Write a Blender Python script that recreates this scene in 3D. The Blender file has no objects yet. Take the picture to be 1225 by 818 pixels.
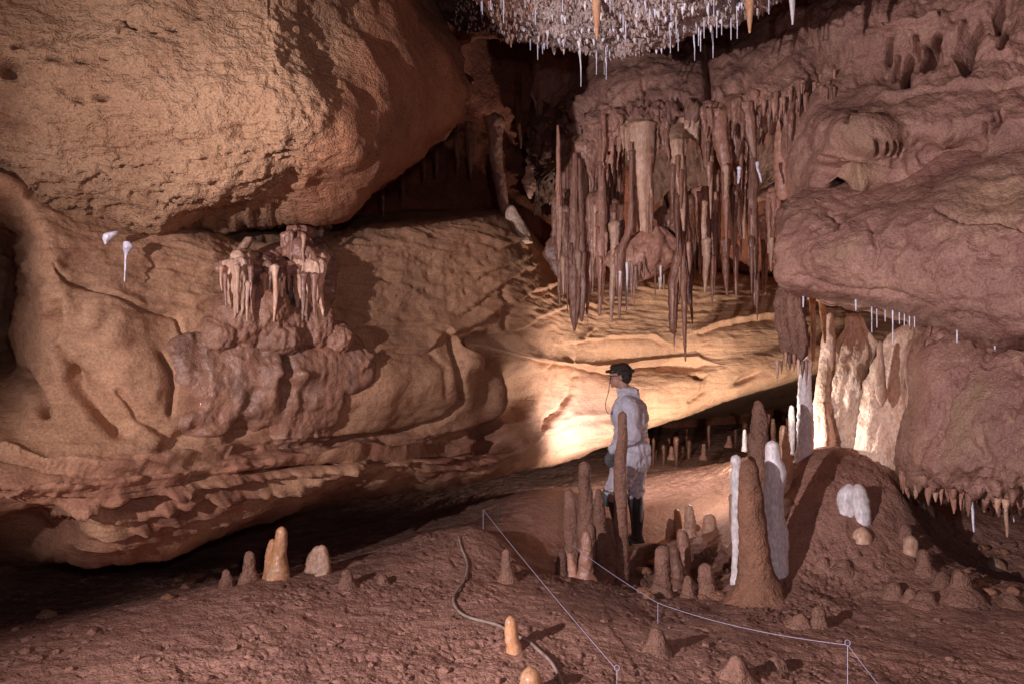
import bpy, bmesh, math, random
import numpy as np
from mathutils import Vector
random.seed(7)
RNG = np.random.default_rng(7)
SC = bpy.context.scene
COL = SC.collection
F = 816.67                      # focal length in photograph pixels (24 mm lens, 1225 px wide)

# ------------------------------------------------------------------ maths
def P(u, v, d):
    """world point that the camera at the origin (looking along +Y) sees at (u, v) at distance d"""
    return np.array([(u-612.5)/F*d, d, -(v-409.0)/F*d])

def to_px(X):
    d = np.maximum(X[..., 1], 1e-3)
    return 612.5+X[..., 0]/d*F, 409.0-X[..., 2]/d*F

_perm = np.random.default_rng(11).permutation(256)
_perm = np.concatenate([_perm, _perm, _perm]).astype(np.int64)
_grad = np.random.default_rng(5).normal(size=(256, 3)); _grad /= np.linalg.norm(_grad, axis=1)[:, None]
_grad = _grad.astype(np.float32)

def gn(x, y, z, seed=0):
    """3D gradient noise, about -0.8..0.8"""
    x = np.asarray(x, np.float32)+seed*17.31; y = np.asarray(y, np.float32)+seed*7.77; z = np.asarray(z, np.float32)+seed*3.19
    x, y, z = np.broadcast_arrays(x, y, z)
    xi = np.floor(x).astype(np.int64); yi = np.floor(y).astype(np.int64); zi = np.floor(z).astype(np.int64)
    fx = x-xi; fy = y-yi; fz = z-zi
    xi &= 255; yi &= 255; zi &= 255
    sx = fx*fx*fx*(fx*(fx*6-15)+10); sy = fy*fy*fy*(fy*(fy*6-15)+10); sz = fz*fz*fz*(fz*(fz*6-15)+10)
    out = 0
    for i in (0, 1):
        wx = sx if i else 1-sx
        for j in (0, 1):
            wy = sy if j else 1-sy
            h2 = _perm[_perm[xi+i]+yi+j]
            for k in (0, 1):
                wz = sz if k else 1-sz
                g = _grad[_perm[(h2+zi+k) & 511]]
                out = out+wx*wy*wz*(g[..., 0]*(fx-i)+g[..., 1]*(fy-j)+g[..., 2]*(fz-k))
    return out*1.4

def fbm(X, f, octv=4, gain=.5, an=(1, 1, 1), seed=0):
    s = 0; a = 1; tot = 0
    for o in range(octv):
        s = s+a*gn(X[..., 0]*f*an[0], X[..., 1]*f*an[1], X[..., 2]*f*an[2], seed+o)
        tot += a; a *= gain; f *= 2.03
    return s/tot

def sst(x, a, b):
    t = np.clip((x-a)/(b-a), 0, 1); return t*t*(3-2*t)

def poly_dist(u, v, pts):
    """distance in pixels to a polyline and signed side (+ = below / left-to-right lines)"""
    best = np.full(u.shape, 1e9); side = np.zeros(u.shape)
    for (a, b), (c, d) in zip(pts[:-1], pts[1:]):
        du, dv = c-a, d-b; L2 = du*du+dv*dv
        t = np.clip(((u-a)*du+(v-b)*dv)/L2, 0, 1)
        eu = u-a-t*du; ev = v-b-t*dv
        dd = np.sqrt(eu*eu+ev*ev); s = np.sign(du*ev-dv*eu)
        m = dd < best; best = np.where(m, dd, best); side = np.where(m, s, side)
    return best, side

# ------------------------------------------------------------------ mesh helpers
def add_mesh(name, V, faces, mat=None, parent=None, mask=None, smooth=True):
    me = bpy.data.meshes.new(name)
    V = np.asarray(V, np.float32).reshape(-1, 3)
    faces = np.asarray(faces, np.int32)
    n, k = faces.shape
    me.vertices.add(len(V)); me.vertices.foreach_set('co', V.ravel())
    me.loops.add(n*k); me.loops.foreach_set('vertex_index', faces.ravel())
    me.polygons.add(n); me.polygons.foreach_set('loop_start', np.arange(0, n*k, k, dtype=np.int32))
    me.polygons.foreach_set('loop_total', np.full(n, k, np.int32))
    me.polygons.foreach_set('use_smooth', np.full(n, smooth, bool))
    me.update(calc_edges=True); me.validate()
    if mask is not None:
        at = me.attributes.new('mask', 'FLOAT_COLOR', 'POINT')
        m4 = np.ones((len(V), 4), np.float32); m4[:, :3] = mask
        at.data.foreach_set('color', m4.ravel())
    if mat is not None: me.materials.append(mat)
    o = bpy.data.objects.new(name, me); COL.objects.link(o)
    if parent is not None: o.parent = parent
    return o

def grid_faces(n, m, closed=False):
    i = np.arange(n-1)[:, None]; j = np.arange(m if closed else m-1)[None, :]
    a = i*m+j; b = i*m+(j+1) % m; c = (i+1)*m+(j+1) % m; d = (i+1)*m+j
    return np.stack([a, b, c, d], -1).reshape(-1, 4)

def tag(o, label=None, cat=None, group=None, kind=None):
    if label: o['label'] = label
    if cat: o['category'] = cat
    if group: o['group'] = group
    if kind: o['kind'] = kind
    return o

def hermite(A, cnt, knots=None):
    """interpolating curve through A[k] (axis 0) with nonuniform tangents; cnt[k] samples in every interval"""
    K = A.shape[0]
    t = np.concatenate([[0], np.cumsum(cnt)]).astype(float) if knots is None else knots
    h = np.diff(t); s = (A[1:]-A[:-1])/h.reshape((-1,)+(1,)*(A.ndim-1))
    M = np.zeros_like(A); M[0] = s[0]; M[-1] = s[-1]
    for k in range(1, K-1):
        M[k] = (s[k-1]*h[k]+s[k]*h[k-1])/(h[k-1]+h[k])
    out = []
    for k in range(K-1):
        n = cnt[k]; q = np.arange(n)/n
        if k == K-2: q = np.arange(n+1)/n
        q = q.reshape((-1,)+(1,)*(A.ndim-1)); hh = h[k]
        out.append((2*q**3-3*q**2+1)*A[k]+(q**3-2*q**2+q)*hh*M[k]+(-2*q**3+3*q**2)*A[k+1]+(q**3-q**2)*hh*M[k+1])
    return np.concatenate(out, 0)

def loft(cols, step=2.0, maxn=90):
    """cols: list of columns, each a list of (u, v, d) -> dense grid of world points"""
    G = np.array([[P(*p) for p in c] for c in cols])
    UV = np.array([[p for p in c] for c in cols], float)
    du = np.linalg.norm(np.diff(UV[..., :2], axis=0), axis=-1).mean(1)
    dv = np.linalg.norm(np.diff(UV[..., :2], axis=1), axis=-1).mean(0)
    dv = np.maximum(dv, 14)
    cu = np.clip((du/step).astype(int), 3, maxn); cv = np.clip((dv/step).astype(int), 3, maxn)
    k3 = np.linalg.norm(np.diff(G, axis=0), axis=-1).mean(1)**.75; j3 = np.linalg.norm(np.diff(G, axis=1), axis=-1).mean(0)**.75
    A = hermite(G, cu, np.concatenate([[0], np.cumsum(k3)]))
    A = np.swapaxes(A, 0, 1)
    A = hermite(A, cv, np.concatenate([[0], np.cumsum(j3)]))
    return np.swapaxes(A, 0, 1)

def colv(u, *vd): return [(u, v, d) for v, d in vd]

def normals(A, to=None):
    tu = np.gradient(A, axis=0); tv = np.gradient(A, axis=1)
    N = np.cross(tu, tv); L = np.linalg.norm(N, axis=-1, keepdims=True); N = N/np.maximum(L, 1e-9)
    return N

def stamp(u, v, kind, pts, w, d):
    """relief height from a line or a spot traced on the rock; d in metres, + is outwards"""
    if kind == 'line':
        r, s = poly_dist(u, v, pts); return (d*1.6 if w < 4 else d)*np.exp(-(r/w)**2)
    if kind == 'up':      # overhanging ledge: the side above the line stands proud, with a narrow groove below it
        r, s = poly_dist(u, v, pts); a = r*s
        endf = np.exp(-(np.maximum(r-w*2.5, 0)/w)**2)
        q = sst(a, -2.2, 2.2)
        return d*((1-q)*np.exp(np.minimum(a, 0)/w)-q*0.7*np.exp(-np.maximum(a, 0)/(w*.4)))*endf
    if kind == 'spot':
        (cu, cv), (ru, rv), ang = pts
        c, sn = math.cos(ang), math.sin(ang)
        x = ((u-cu)*c+(v-cv)*sn)/ru; y = (-(u-cu)*sn+(v-cv)*c)/rv
        return d*np.exp(-(x*x+y*y)**(w))
# ------------------------------------------------------------------ materials
def rock(name, c1, c2, c3, s=3.0, grain=60.0, bump=.5, bdist=.01, rough=.85, wet=.35, cm=None, cb=None, an=(1, 1, 1), glint=0.0, sss=0, pits=0.0, lam=0.0, var=0.0):
    """procedural rock: two broad tones, patches, grain; the mask attribute mixes in two more tints (r, b), partly painted shade, and wetness (g)"""
    m = bpy.data.materials.new(name); m.use_nodes = True
    nt = m.node_tree; N = nt.nodes; L = nt.links
    b = N['Principled BSDF']
    tc = N.new('ShaderNodeTexCoord'); mp = N.new('ShaderNodeMapping'); mp.inputs['Scale'].default_value = an
    geo = N.new('ShaderNodeNewGeometry')
    L.new(geo.outputs['Position'], mp.inputs['Vector'])
    def noise(sc, det=5, ro=.55, vec=None):
        n = N.new('ShaderNodeTexNoise'); n.inputs['Scale'].default_value = sc; n.inputs['Detail'].default_value = det
        n.inputs['Roughness'].default_value = ro; L.new((vec or mp).outputs[0] if vec is None else vec, n.inputs['Vector']); return n.outputs['Fac']
    def ramp(src, a, bb):
        r = N.new('ShaderNodeMapRange'); r.interpolation_type = 'SMOOTHSTEP'
        r.inputs['From Min'].default_value = a; r.inputs['From Max'].default_value = bb; L.new(src, r.inputs['Value']); return r.outputs[0]
    def mix(f, a, c, mode='MIX'):
        x = N.new('ShaderNodeMix'); x.data_type = 'RGBA'; x.blend_type = mode
        if isinstance(f, float): x.inputs[0].default_value = f
        else: L.new(f, x.inputs[0])
        for i, q in ((6, a), (7, c)):
            if isinstance(q, tuple): x.inputs[i].default_value = (*q, 1)
            else: L.new(q, x.inputs[i])
        return x.outputs[2]
    def math_(op, a, c=0.0):
        x = N.new('ShaderNodeMath'); x.operation = op
        for i, q in enumerate((a, c)):
            if isinstance(q, (int, float)): x.inputs[i].default_value = q
            else: L.new(q, x.inputs[i])
        return x.outputs[0]
    n1 = noise(s, 6, .6); n2 = noise(s*3.1, 5, .65); n3 = noise(grain, 3, .6); n4 = noise(s*.45, 3, .5)
    col = mix(ramp(n1, .38, .64), c1, c2)
    col = mix(math_('MULTIPLY', ramp(n2, .5, .72), .75), col, c3)
    at = N.new('ShaderNodeAttribute'); at.attribute_name = 'mask'
    sep = N.new('ShaderNodeSeparateColor'); L.new(at.outputs['Color'], sep.inputs[0])
    if cm: col = mix(sep.outputs[0], col, mix(ramp(n2, .4, .65), cm, tuple(q*.72 for q in cm)))
    if cb: col = mix(sep.outputs[2], col, cb)
    # grain: small value changes of the stone itself
    g = N.new('ShaderNodeMapRange'); g.inputs['To Min'].default_value = .72; g.inputs['To Max'].default_value = 1.25
    g.inputs['From Min'].default_value = .3; g.inputs['From Max'].default_value = .7; L.new(n3, g.inputs['Value'])
    vv = N.new('ShaderNodeVectorMath'); vv.operation = 'SCALE'; L.new(col, vv.inputs[0]); L.new(g.outputs[0], vv.inputs['Scale'])
    g2 = N.new('ShaderNodeMapRange'); g2.inputs['To Min'].default_value = .78; g2.inputs['To Max'].default_value = 1.15
    g2.inputs['From Min'].default_value = .35; g2.inputs['From Max'].default_value = .65; L.new(n4, g2.inputs['Value'])
    v2 = N.new('ShaderNodeVectorMath'); v2.operation = 'SCALE'; L.new(vv.outputs[0], v2.inputs[0]); L.new(g2.outputs[0], v2.inputs['Scale'])
    fin = v2.outputs[0]
    if var > 0:      # every formation has its own tone
        oi = N.new('ShaderNodeObjectInfo'); vr = N.new('ShaderNodeMapRange'); vr.inputs['To Min'].default_value = 1-var; vr.inputs['To Max'].default_value = 1+var*.7
        L.new(oi.outputs['Random'], vr.inputs['Value']); v3 = N.new('ShaderNodeVectorMath'); v3.operation = 'SCALE'; L.new(fin, v3.inputs[0]); L.new(vr.outputs[0], v3.inputs['Scale']); fin = v3.outputs[0]
    L.new(fin, b.inputs['Base Color'])
    # roughness
    wetf = math_('MULTIPLY', sep.outputs[1], 1.0)
    r = N.new('ShaderNodeMix'); r.data_type = 'FLOAT'; L.new(wetf, r.inputs[0]); r.inputs[2].default_value = rough; r.inputs[3].default_value = wet
    ro = r.outputs[0]
    if glint > 0:
        gl = ramp(noise(grain*1.7, 2, .5), .60, .66)
        gl = math_('MULTIPLY', gl, glint)
        ro = math_('SUBTRACT', ro, gl)
        ro = math_('MAXIMUM', ro, .08)
    L.new(ro, b.inputs['Roughness'])
    b.inputs['Specular IOR Level'].default_value = .4
    # bump
    h = math_('ADD', math_('MULTIPLY', n3, .55), math_('MULTIPLY', noise(grain*.3, 5, .65), 1.0))
    h = math_('ADD', h, math_('MULTIPLY', noise(grain*.11, 4, .6), 2.6))
    if lam > 0:
        mp2 = N.new('ShaderNodeMapping'); mp2.inputs['Scale'].default_value = (1, 1, 7); L.new(geo.outputs['Position'], mp2.inputs['Vector'])
        h = math_('ADD', h, math_('MULTIPLY', noise(grain*.09, 5, .65, vec=mp2.outputs[0]), lam))
    if pits > 0:
        vo = N.new('ShaderNodeTexVoronoi'); vo.inputs['Scale'].default_value = grain*.55; L.new(mp.outputs[0], vo.inputs['Vector'])
        h = math_('ADD', h, math_('MULTIPLY', ramp(vo.outputs['Distance'], .05, .4), pits))
    bp = N.new('ShaderNodeBump'); bp.inputs['Strength'].default_value = bump; bp.inputs['Distance'].default_value = bdist*1.7
    L.new(h, bp.inputs['Height']); L.new(bp.outputs[0], b.inputs['Normal'])
    if sss > 0:
        b.inputs['Subsurface Weight'].default_value = sss; b.inputs['Subsurface Radius'].default_value = (1, .55, .35)
        b.inputs['Subsurface Scale'].default_value = .03
    return m

def plain(name, c, rough=.6, bump=0, bs=80, metal=0, c2=None, sc=20):
    m = bpy.data.materials.new(name); m.use_nodes = True; nt = m.node_tree; b = nt.nodes['Principled BSDF']
    b.inputs['Base Color'].default_value = (*c, 1); b.inputs['Roughness'].default_value = rough; b.inputs['Metallic'].default_value = metal
    tc = nt.nodes.new('ShaderNodeTexCoord')
    n = nt.nodes.new('ShaderNodeTexNoise'); n.inputs['Scale'].default_value = sc; n.inputs['Detail'].default_value = 5
    nt.links.new(tc.outputs['Object'], n.inputs['Vector'])
    cr = nt.nodes.new('ShaderNodeMix'); cr.data_type = 'RGBA'
    mr = nt.nodes.new('ShaderNodeMapRange'); mr.inputs['From Min'].default_value = .42; mr.inputs['From Max'].default_value = .68
    nt.links.new(n.outputs['Fac'], mr.inputs['Value']); nt.links.new(mr.outputs[0], cr.inputs[0])
    cr.inputs[6].default_value = (*c, 1); cr.inputs[7].default_value = (*(c2 or tuple(x*.75 for x in c)), 1)
    nt.links.new(cr.outputs[2], b.inputs['Base Color'])
    if bump:
        n2 = nt.nodes.new('ShaderNodeTexNoise'); n2.inputs['Scale'].default_value = bs; n2.inputs['Detail'].default_value = 4
        nt.links.new(tc.outputs['Object'], n2.inputs['Vector'])
        bp = nt.nodes.new('ShaderNodeBump'); bp.inputs['Strength'].default_value = bump; bp.inputs['Distance'].default_value = .01
        nt.links.new(n2.outputs['Fac'], bp.inputs['Height']); nt.links.new(bp.outputs[0], b.inputs['Normal'])
    return m

OCHRE = dict(c1=(.44, .235, .105), c2=(.38, .19, .08), c3=(.30, .125, .055))
M = {}
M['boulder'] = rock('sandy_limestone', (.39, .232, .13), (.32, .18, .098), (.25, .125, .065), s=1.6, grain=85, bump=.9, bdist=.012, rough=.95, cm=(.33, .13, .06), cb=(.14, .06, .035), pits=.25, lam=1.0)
M['wall'] = rock('ochre_limestone', (.45, .262, .148), (.39, .215, .118), (.30, .14, .08), s=1.8, grain=70, bump=.45, bdist=.007, rough=.85, wet=.4, cm=(.30, .125, .075), cb=(.42, .27, .22), lam=1.5)
M['flow'] = rock('wet_brown_flowstone', (.34, .18, .11), (.27, .135, .085), (.36, .21, .155), s=4, grain=95, bump=.5, bdist=.01, rough=.42, wet=.2, glint=.3, cm=(.42, .27, .2), cb=(.16, .09, .06))
M['mud'] = rock('reddish_cave_mud', (.365, .195, .138), (.30, .152, .107), (.22, .105, .075), s=2.2, grain=75, bump=.8, bdist=.014, rough=.9, wet=.35, cm=(.15, .07, .05), cb=(.3, .17, .12), pits=.1)
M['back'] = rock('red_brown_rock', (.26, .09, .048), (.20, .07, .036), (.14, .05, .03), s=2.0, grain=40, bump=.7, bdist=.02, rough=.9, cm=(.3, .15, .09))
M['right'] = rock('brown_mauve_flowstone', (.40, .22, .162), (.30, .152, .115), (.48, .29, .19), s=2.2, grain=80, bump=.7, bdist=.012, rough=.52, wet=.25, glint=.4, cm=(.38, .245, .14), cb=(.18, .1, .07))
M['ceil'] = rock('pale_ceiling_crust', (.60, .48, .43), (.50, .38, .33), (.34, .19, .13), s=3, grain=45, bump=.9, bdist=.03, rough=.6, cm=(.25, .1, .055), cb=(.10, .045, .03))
M['tite'] = rock('brown_stalactite', (.42, .225, .155), (.32, .155, .105), (.48, .29, .22), s=5, grain=70, bump=.6, bdist=.007, rough=.36, wet=.2, glint=.2, an=(1, 1, .35), var=.38)
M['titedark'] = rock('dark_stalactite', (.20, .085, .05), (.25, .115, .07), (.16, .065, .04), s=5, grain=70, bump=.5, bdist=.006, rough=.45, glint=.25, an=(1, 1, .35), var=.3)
M['titepale'] = rock('pale_stalactite', (.58, .37, .25), (.48, .28, .18), (.62, .45, .36), s=6, grain=60, bump=.5, bdist=.006, rough=.5, glint=.25, an=(1, 1, .35), sss=.15, var=.22)
M['white'] = rock('white_calcite', (.82, .77, .76), (.74, .66, .62), (.84, .80, .80), s=9, grain=60, bump=.4, bdist=.004, rough=.4, an=(1, 1, .4), sss=.3)
M['straw'] = rock('clear_calcite', (.80, .78, .86), (.72, .68, .78), (.8, .8, .9), s=9, grain=60, bump=.2, bdist=.003, rough=.25, sss=.2)
M['cream'] = rock('cream_flowstone', (.74, .55, .41), (.66, .46, .32), (.56, .36, .24), s=5, grain=55, bump=.7, bdist=.012, rough=.5, glint=.2, pits=.2, an=(1, 1, .6))
M['orange'] = rock('orange_calcite', (.62, .31, .15), (.66, .40, .24), (.52, .24, .11), s=16, grain=90, bump=.35, bdist=.003, rough=.33, an=(1, 1, .5), sss=.3)
M['mudstone'] = rock('muddy_stalagmite', (.32, .17, .115), (.27, .135, .09), (.36, .21, .15), s=7, grain=90, bump=1.0, bdist=.012, rough=.5, glint=.3, pits=.15, var=.22)
M['brown'] = rock('brown_stalagmite', (.34, .165, .095), (.29, .14, .08), (.38, .2, .125), s=6, grain=90, bump=1.0, bdist=.01, rough=.75, glint=.2, pits=.2)
# ------------------------------------------------------------------ cave floor (one height field in world x, y)
FC = []
def fpx(*L):
    for u, v, d in L:
        p = P(u, v, d); FC.append((p[0], p[1], p[2]))
fpx((0, 818, 3.2), (300, 818, 3.2), (612, 818, 3.2), (900, 818, 3.15), (1225, 818, 3.1), (-300, 818, 3.2),
    (100, 765, 3.7), (200, 722, 4.2), (300, 694, 4.6), (410, 682, 4.8), (480, 664, 5.05), (545, 640, 5.4), (575, 630, 5.5),
    (450, 740, 4.0), (600, 705, 4.5), (700, 740, 4.0), (300, 760, 3.7), (520, 690, 4.75),
    (0, 742, 4.8), (100, 727, 5.0), (200, 702, 5.6), (300, 670, 6.4), (400, 650, 7), (450, 622, 8), (550, 592, 9),
    (600, 577, 10), (700, 562, 11), (500, 617, 8), (420, 668, 5.9), (520, 640, 6.6), (560, 625, 6.9), (-150, 745, 4.6),
    (650, 600, 7.0), (620, 612, 6.8), (690, 592, 7.3), (680, 582, 9), (740, 600, 8),
    (640, 682, 5.4), (700, 692, 5.2), (650, 692, 4.9), (700, 702, 4.85), (780, 718, 4.65), (850, 722, 4.55), (610, 655, 5.6),
    (780, 702, 5.7), (840, 697, 5.7), (720, 700, 5.8), (760, 655, 6.8), (715, 650, 6.6), (830, 645, 6.6), (780, 648, 6.5), (800, 628, 7.3), (860, 642, 6.5), (840, 705, 5.4),
    (800, 563, 9.5), (860, 556, 9), (780, 590, 8.2), (870, 600, 7.6), (920, 560, 8.5),
    (905, 708, 4.55), (1000, 700, 4.6), (1100, 722, 4.2), (1200, 722, 4.1), (1225, 700, 4.3), (880, 680, 5.5),
    (940, 620, 5.2), (1000, 600, 5.1), (1000, 550, 5.5), (960, 549, 5.65), (1080, 588, 5.2), (1050, 560, 5.4), (1050, 620, 5.0), (1090, 645, 4.85),
    (1020, 660, 4.8), (940, 670, 4.85), (1150, 645, 5.5), (1225, 645, 5.5), (1225, 605, 6.6), (1150, 600, 7), (1400, 700, 4.5),
    (1120, 660, 5.2), (1100, 600, 5.6), (880, 612, 7.0), (900, 640, 5.9), (930, 572, 6.0), (945, 560, 6.4), (925, 610, 5.6))
FC += [(-4, .2, -1.62), (0, .2, -1.62), (4, .2, -1.6), (-4, -3, -1.7), (0, -3, -1.7), (4, -3, -1.7), (-7, 4, -2.1), (-7, 9, -2.2), (-3, 12, -2.1),
       (3, 12, -1.9), (0, 14, -2.0), (7, 4, -1.5), (7, 9, -1.4), (2.7, 6.9, -1.3), (3.0, 8.2, -1.3), (-7, -3, -1.8), (7, -3, -1.6), (0, 1.8, -1.6),
       (-3.5, 14, -2.1), (7, 14, -1.6), (-7, 14, -2.2)]
FC = np.array(FC)
def _tps(xy, c, w, a):
    out = a[0]+a[1]*xy[..., 0]+a[2]*xy[..., 1]
    for (x, y), q in zip(c, w):
        r2 = (xy[..., 0]-x)**2+(xy[..., 1]-y)**2+1e-9
        out = out+q*.5*r2*np.log(r2)
    return out
def _fit(c, z, lam=.01):
    n = len(c); r2 = ((c[:, None]-c[None])**2).sum(-1)+1e-9
    K = .5*r2*np.log(r2)+lam*np.eye(n); Pm = np.c_[np.ones(n), c]
    A = np.block([[K, Pm], [Pm.T, np.zeros((3, 3))]])
    s = np.linalg.solve(A, np.r_[z, 0, 0, 0]); return s[:n], s[n:]
_fw, _fa = _fit(FC[:, :2], FC[:, 2])
def floor_z(x, y):
    return _tps(np.stack([np.asarray(x, float), np.asarray(y, float)], -1), FC[:, :2], _fw, _fa)
def floor_hit(u, v, d0=2.5, d1=14):
    """where the line of sight through (u, v) first meets the floor"""
    d = np.linspace(d0, d1, 600); p = np.stack([(u-612.5)/F*d, d, -(v-409)/F*d], -1)
    g = floor_z(p[:, 0], p[:, 1])-p[:, 2]
    k = np.argmax(g > 0)
    return float(d[k]) if g[k] > 0 else None

# grid, finer towards the camera
dd = np.concatenate([np.linspace(-3, 1.8, 24)[:-1], np.exp(np.linspace(math.log(1.8), math.log(15), 620))])
uu = np.concatenate([np.linspace(-4200, -160, 60)[:-1], np.linspace(-160, 1385, 820), np.linspace(1385, 5200, 60)[1:]])
D, U = np.meshgrid(dd, uu, indexing='ij')
X = (U-612.5)/F*np.maximum(D, 1.8)*.98; X = np.clip(X, -9, 9); Y = D.copy()
Z = floor_z(X, Y)
S = np.stack([X, Y, Z], -1); SP = S.copy(); SP[..., 2] = 0
near = sst(6.5-Y, 0, 2.5); rough = .35+.65*sst(fbm(SP, .8, 3, seed=36), -.15, .25)
lump = fbm(SP, 2.2, 4, .5, seed=3)*.05+fbm(SP, 7, 4, .55, seed=9)*.022
clod = np.abs(fbm(SP, 16, 3, .6, seed=21)); clod = (sst(clod, .0, .35)-.5)*.010*rough
pm = sst(fbm(SP, 1.3, 3, seed=33), -.12, .28)              # where the mud is trampled
pit = -sst(fbm(SP, 24, 3, .55, seed=41), .22, .36)*.026*(.2+pm)*(1 + .8*near)*rough
pit = pit-sst(fbm(SP, 11, 4, .6, seed=43), .24, .36)*.045*rough*(.3+.7*near)+fbm(SP, 4, 3, .6, seed=45)*.02
peb = sst(fbm(SP, 34, 2, .5, seed=55), .25, .42)*.008*(.3+pm)*rough
Z2 = Z+lump*(.6+.5*pm)+clod*(.35+pm)+pit+peb
# trampled hollow and mound details
S[..., 2] = Z2
valley = sst(Y, 5.1, 5.6)*sst(6.6-Y, 0, .5)*sst(X, .3, .6)*sst(2.05-X, 0, .25)
S[..., 2] += valley*(fbm(SP, 5, 4, .6, seed=77)*.22+fbm(SP, 14, 3, .6, seed=78)*.06)
mask = np.zeros(S.shape)
mask[..., 0] = np.clip(valley*.7+.5*sst(fbm(SP, .9, 3, seed=61), .1, .4), 0, 1)  # darker inside the pit and in random patches
wetz = sst(fbm(SP, 1.5, 3, seed=63), 0, .4)
mask[..., 1] = .25+.35*wetz
mask[..., 2] = sst(Y, 6.9, 7.6)*.8*sst(X, -.8, .2)
n, m = X.shape
fl = add_mesh('cave_floor', S.reshape(-1, 3), grid_faces(n, m)[:, ::-1], M['mud'], mask=mask.reshape(-1, 3))
tag(fl, 'reddish brown muddy cave floor with small pits and clods', kind='structure')

def finish(name, A, N, h, mat, mask=None, label=None, cat=None, kind='structure'):
    B = A+N*h[..., None]
    n, m = A.shape[:2]
    o = add_mesh(name, B.reshape(-1, 3), grid_faces(n, m), mat, mask=None if mask is None else mask.reshape(-1, 3))
    tag(o, label, cat, kind=kind)
    return o, B

def outward(A):
    """normals that point to the open side (towards the camera on average)"""
    N = normals(A); C = A[A.shape[0]//2-8:A.shape[0]//2+8, A.shape[1]//2-20:A.shape[1]//2+20]
    s = (N*(-A/np.linalg.norm(A, axis=-1, keepdims=True))).sum(-1)
    return N if np.median(s) > 0 else -N

# ------------------------------------------------------------------ left wall
WC = [
 colv(-620, (140, 3.9), (165, 3.5), (200, 3.3), (300, 3.3), (400, 3.3), (480, 3.2), (560, 3.2), (600, 3.15), (665, 3.3), (675, 3.9), (655, 5)),
 colv(-200, (140, 3.7), (165, 3.3), (200, 3.1), (300, 3.1), (400, 3.1), (480, 3.0), (560, 3.0), (600, 2.95), (655, 3.6), (678, 4.2), (655, 5.2)),
 colv(-60, (165, 4.3), (185, 3.8), (215, 3.6), (300, 5.2), (390, 5.2), (480, 3.7), (560, 3.35), (592, 3.3), (640, 3.95), (672, 4.7), (650, 6)),
 colv(5, (180, 4.5), (200, 4.0), (235, 3.75), (310, 5.3), (395, 5.3), (480, 3.95), (560, 3.5), (592, 3.42), (640, 4.05), (674, 4.9), (652, 6.5)),
 colv(48, (190, 4.6), (212, 4.1), (250, 3.8), (315, 3.72), (395, 3.85), (480, 3.8), (560, 3.6), (594, 3.52), (648, 4.1), (675, 5.0), (652, 7)),
 colv(110, (210, 4.8), (232, 4.3), (265, 4.0), (320, 3.9), (395, 3.85), (470, 3.9), (545, 3.78), (585, 3.7), (658, 3.95), (672, 5.0), (648, 7.5)),
 colv(200, (230, 5.3), (250, 4.7), (288, 4.3), (330, 4.25), (400, 4.2), (470, 4.15), (537, 4.1), (575, 4.0), (655, 4.25), (664, 5.4), (640, 8)),
 colv(300, (252, 6.8), (272, 5.6), (293, 4.8), (340, 4.7), (400, 4.6), (470, 4.5), (532, 4.55), (562, 4.42), (628, 4.7), (640, 6.0), (622, 8.5)),
 colv(400, (258, 8), (274, 6.5), (291, 5.2), (340, 5.15), (400, 5.05), (470, 4.95), (532, 5.1), (552, 4.9), (600, 5.2), (612, 6.5), (602, 9)),
 colv(480, (252, 8.5), (264, 7), (276, 5.75), (330, 5.6), (400, 5.5), (460, 5.4), (530, 5.65), (548, 5.4), (592, 5.7), (600, 7.2), (588, 9.5)),
 colv(560, (250, 9), (257, 7.5), (264, 6.3), (315, 6.1), (400, 6.05), (460, 6.0), (522, 6.25), (540, 6.0), (579, 6.2), (588, 7.7), (580, 10)),
 colv(612, (255, 9.5), (262, 8), (272, 6.8), (325, 6.5), (385, 6.6), (450, 6.9), (512, 6.9), (535, 6.65), (560, 6.8), (568, 8.4), (562, 10.5)),
 [(655, 300, 10), (650, 305, 8.8), (645, 318, 7.8), (655, 350, 7.5), (660, 400, 7.6), (662, 445, 7.85), (664, 490, 7.8), (664, 520, 7.7), (662, 546, 7.8), (664, 556, 8.8), (664, 553, 11)],
 colv(725, (318, 10.8), (326, 9.9), (338, 9.3), (370, 8.9), (405, 8.75), (436, 8.9), (475, 8.6), (508, 8.5), (530, 8.6), (530, 10), (533, 13.5)),
 colv(800, (318, 11), (326, 10.2), (338, 9.6), (370, 9.5), (405, 9.35), (432, 9.45), (460, 9.1), (482, 9.0), (503, 9.1), (499, 10.8), (508, 14)),
 colv(880, (318, 11.5), (328, 10.7), (340, 10.1), (368, 9.8), (400, 9.5), (425, 9.4), (440, 9.3), (458, 9.25), (474, 9.35), (474, 11), (496, 14.2)),
 colv(960, (318, 12), (328, 11.2), (340, 10.6), (362, 10.3), (385, 10), (405, 9.9), (420, 9.6), (436, 9.5), (449, 9.6), (455, 11.2), (485, 14.4)),
 colv(1080, (318, 12.5), (328, 11.7), (340, 11.2), (355, 11), (370, 10.8), (380, 10.6), (395, 10.3), (405, 10.2), (415, 10.3), (430, 12), (475, 14.5)),
]
for c_ in WC:            # the overhang tucks in under its lowest bed
    uq = c_[8][0]; k_ = float(np.interp(uq, [-200, 60, 200, 400, 560, 640], [.0, .0, .35, .75, .5, 0]))
    for r_, dv_ in ((8, 15), (9, 32), (10, 34)): c_[r_] = (c_[r_][0], c_[r_][1]-dv_*k_, c_[r_][2])
A = loft(WC, 1.9); N = outward(A); u, v = to_px(A)
vis = sst(A[..., 1], 1.5, 2.5)
low = sst(-A[..., 2], .56, .8)*sst(7.4-A[..., 1], 0, 1.2)*sst(v, 505, 540)     # thin beds under the main crease
lowm = sst(v, 470, 530)*sst(u, 560, 760)
up = sst(410-v, 0, 60)
far = sst(A[..., 1], 7.2, 8.4)
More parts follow.
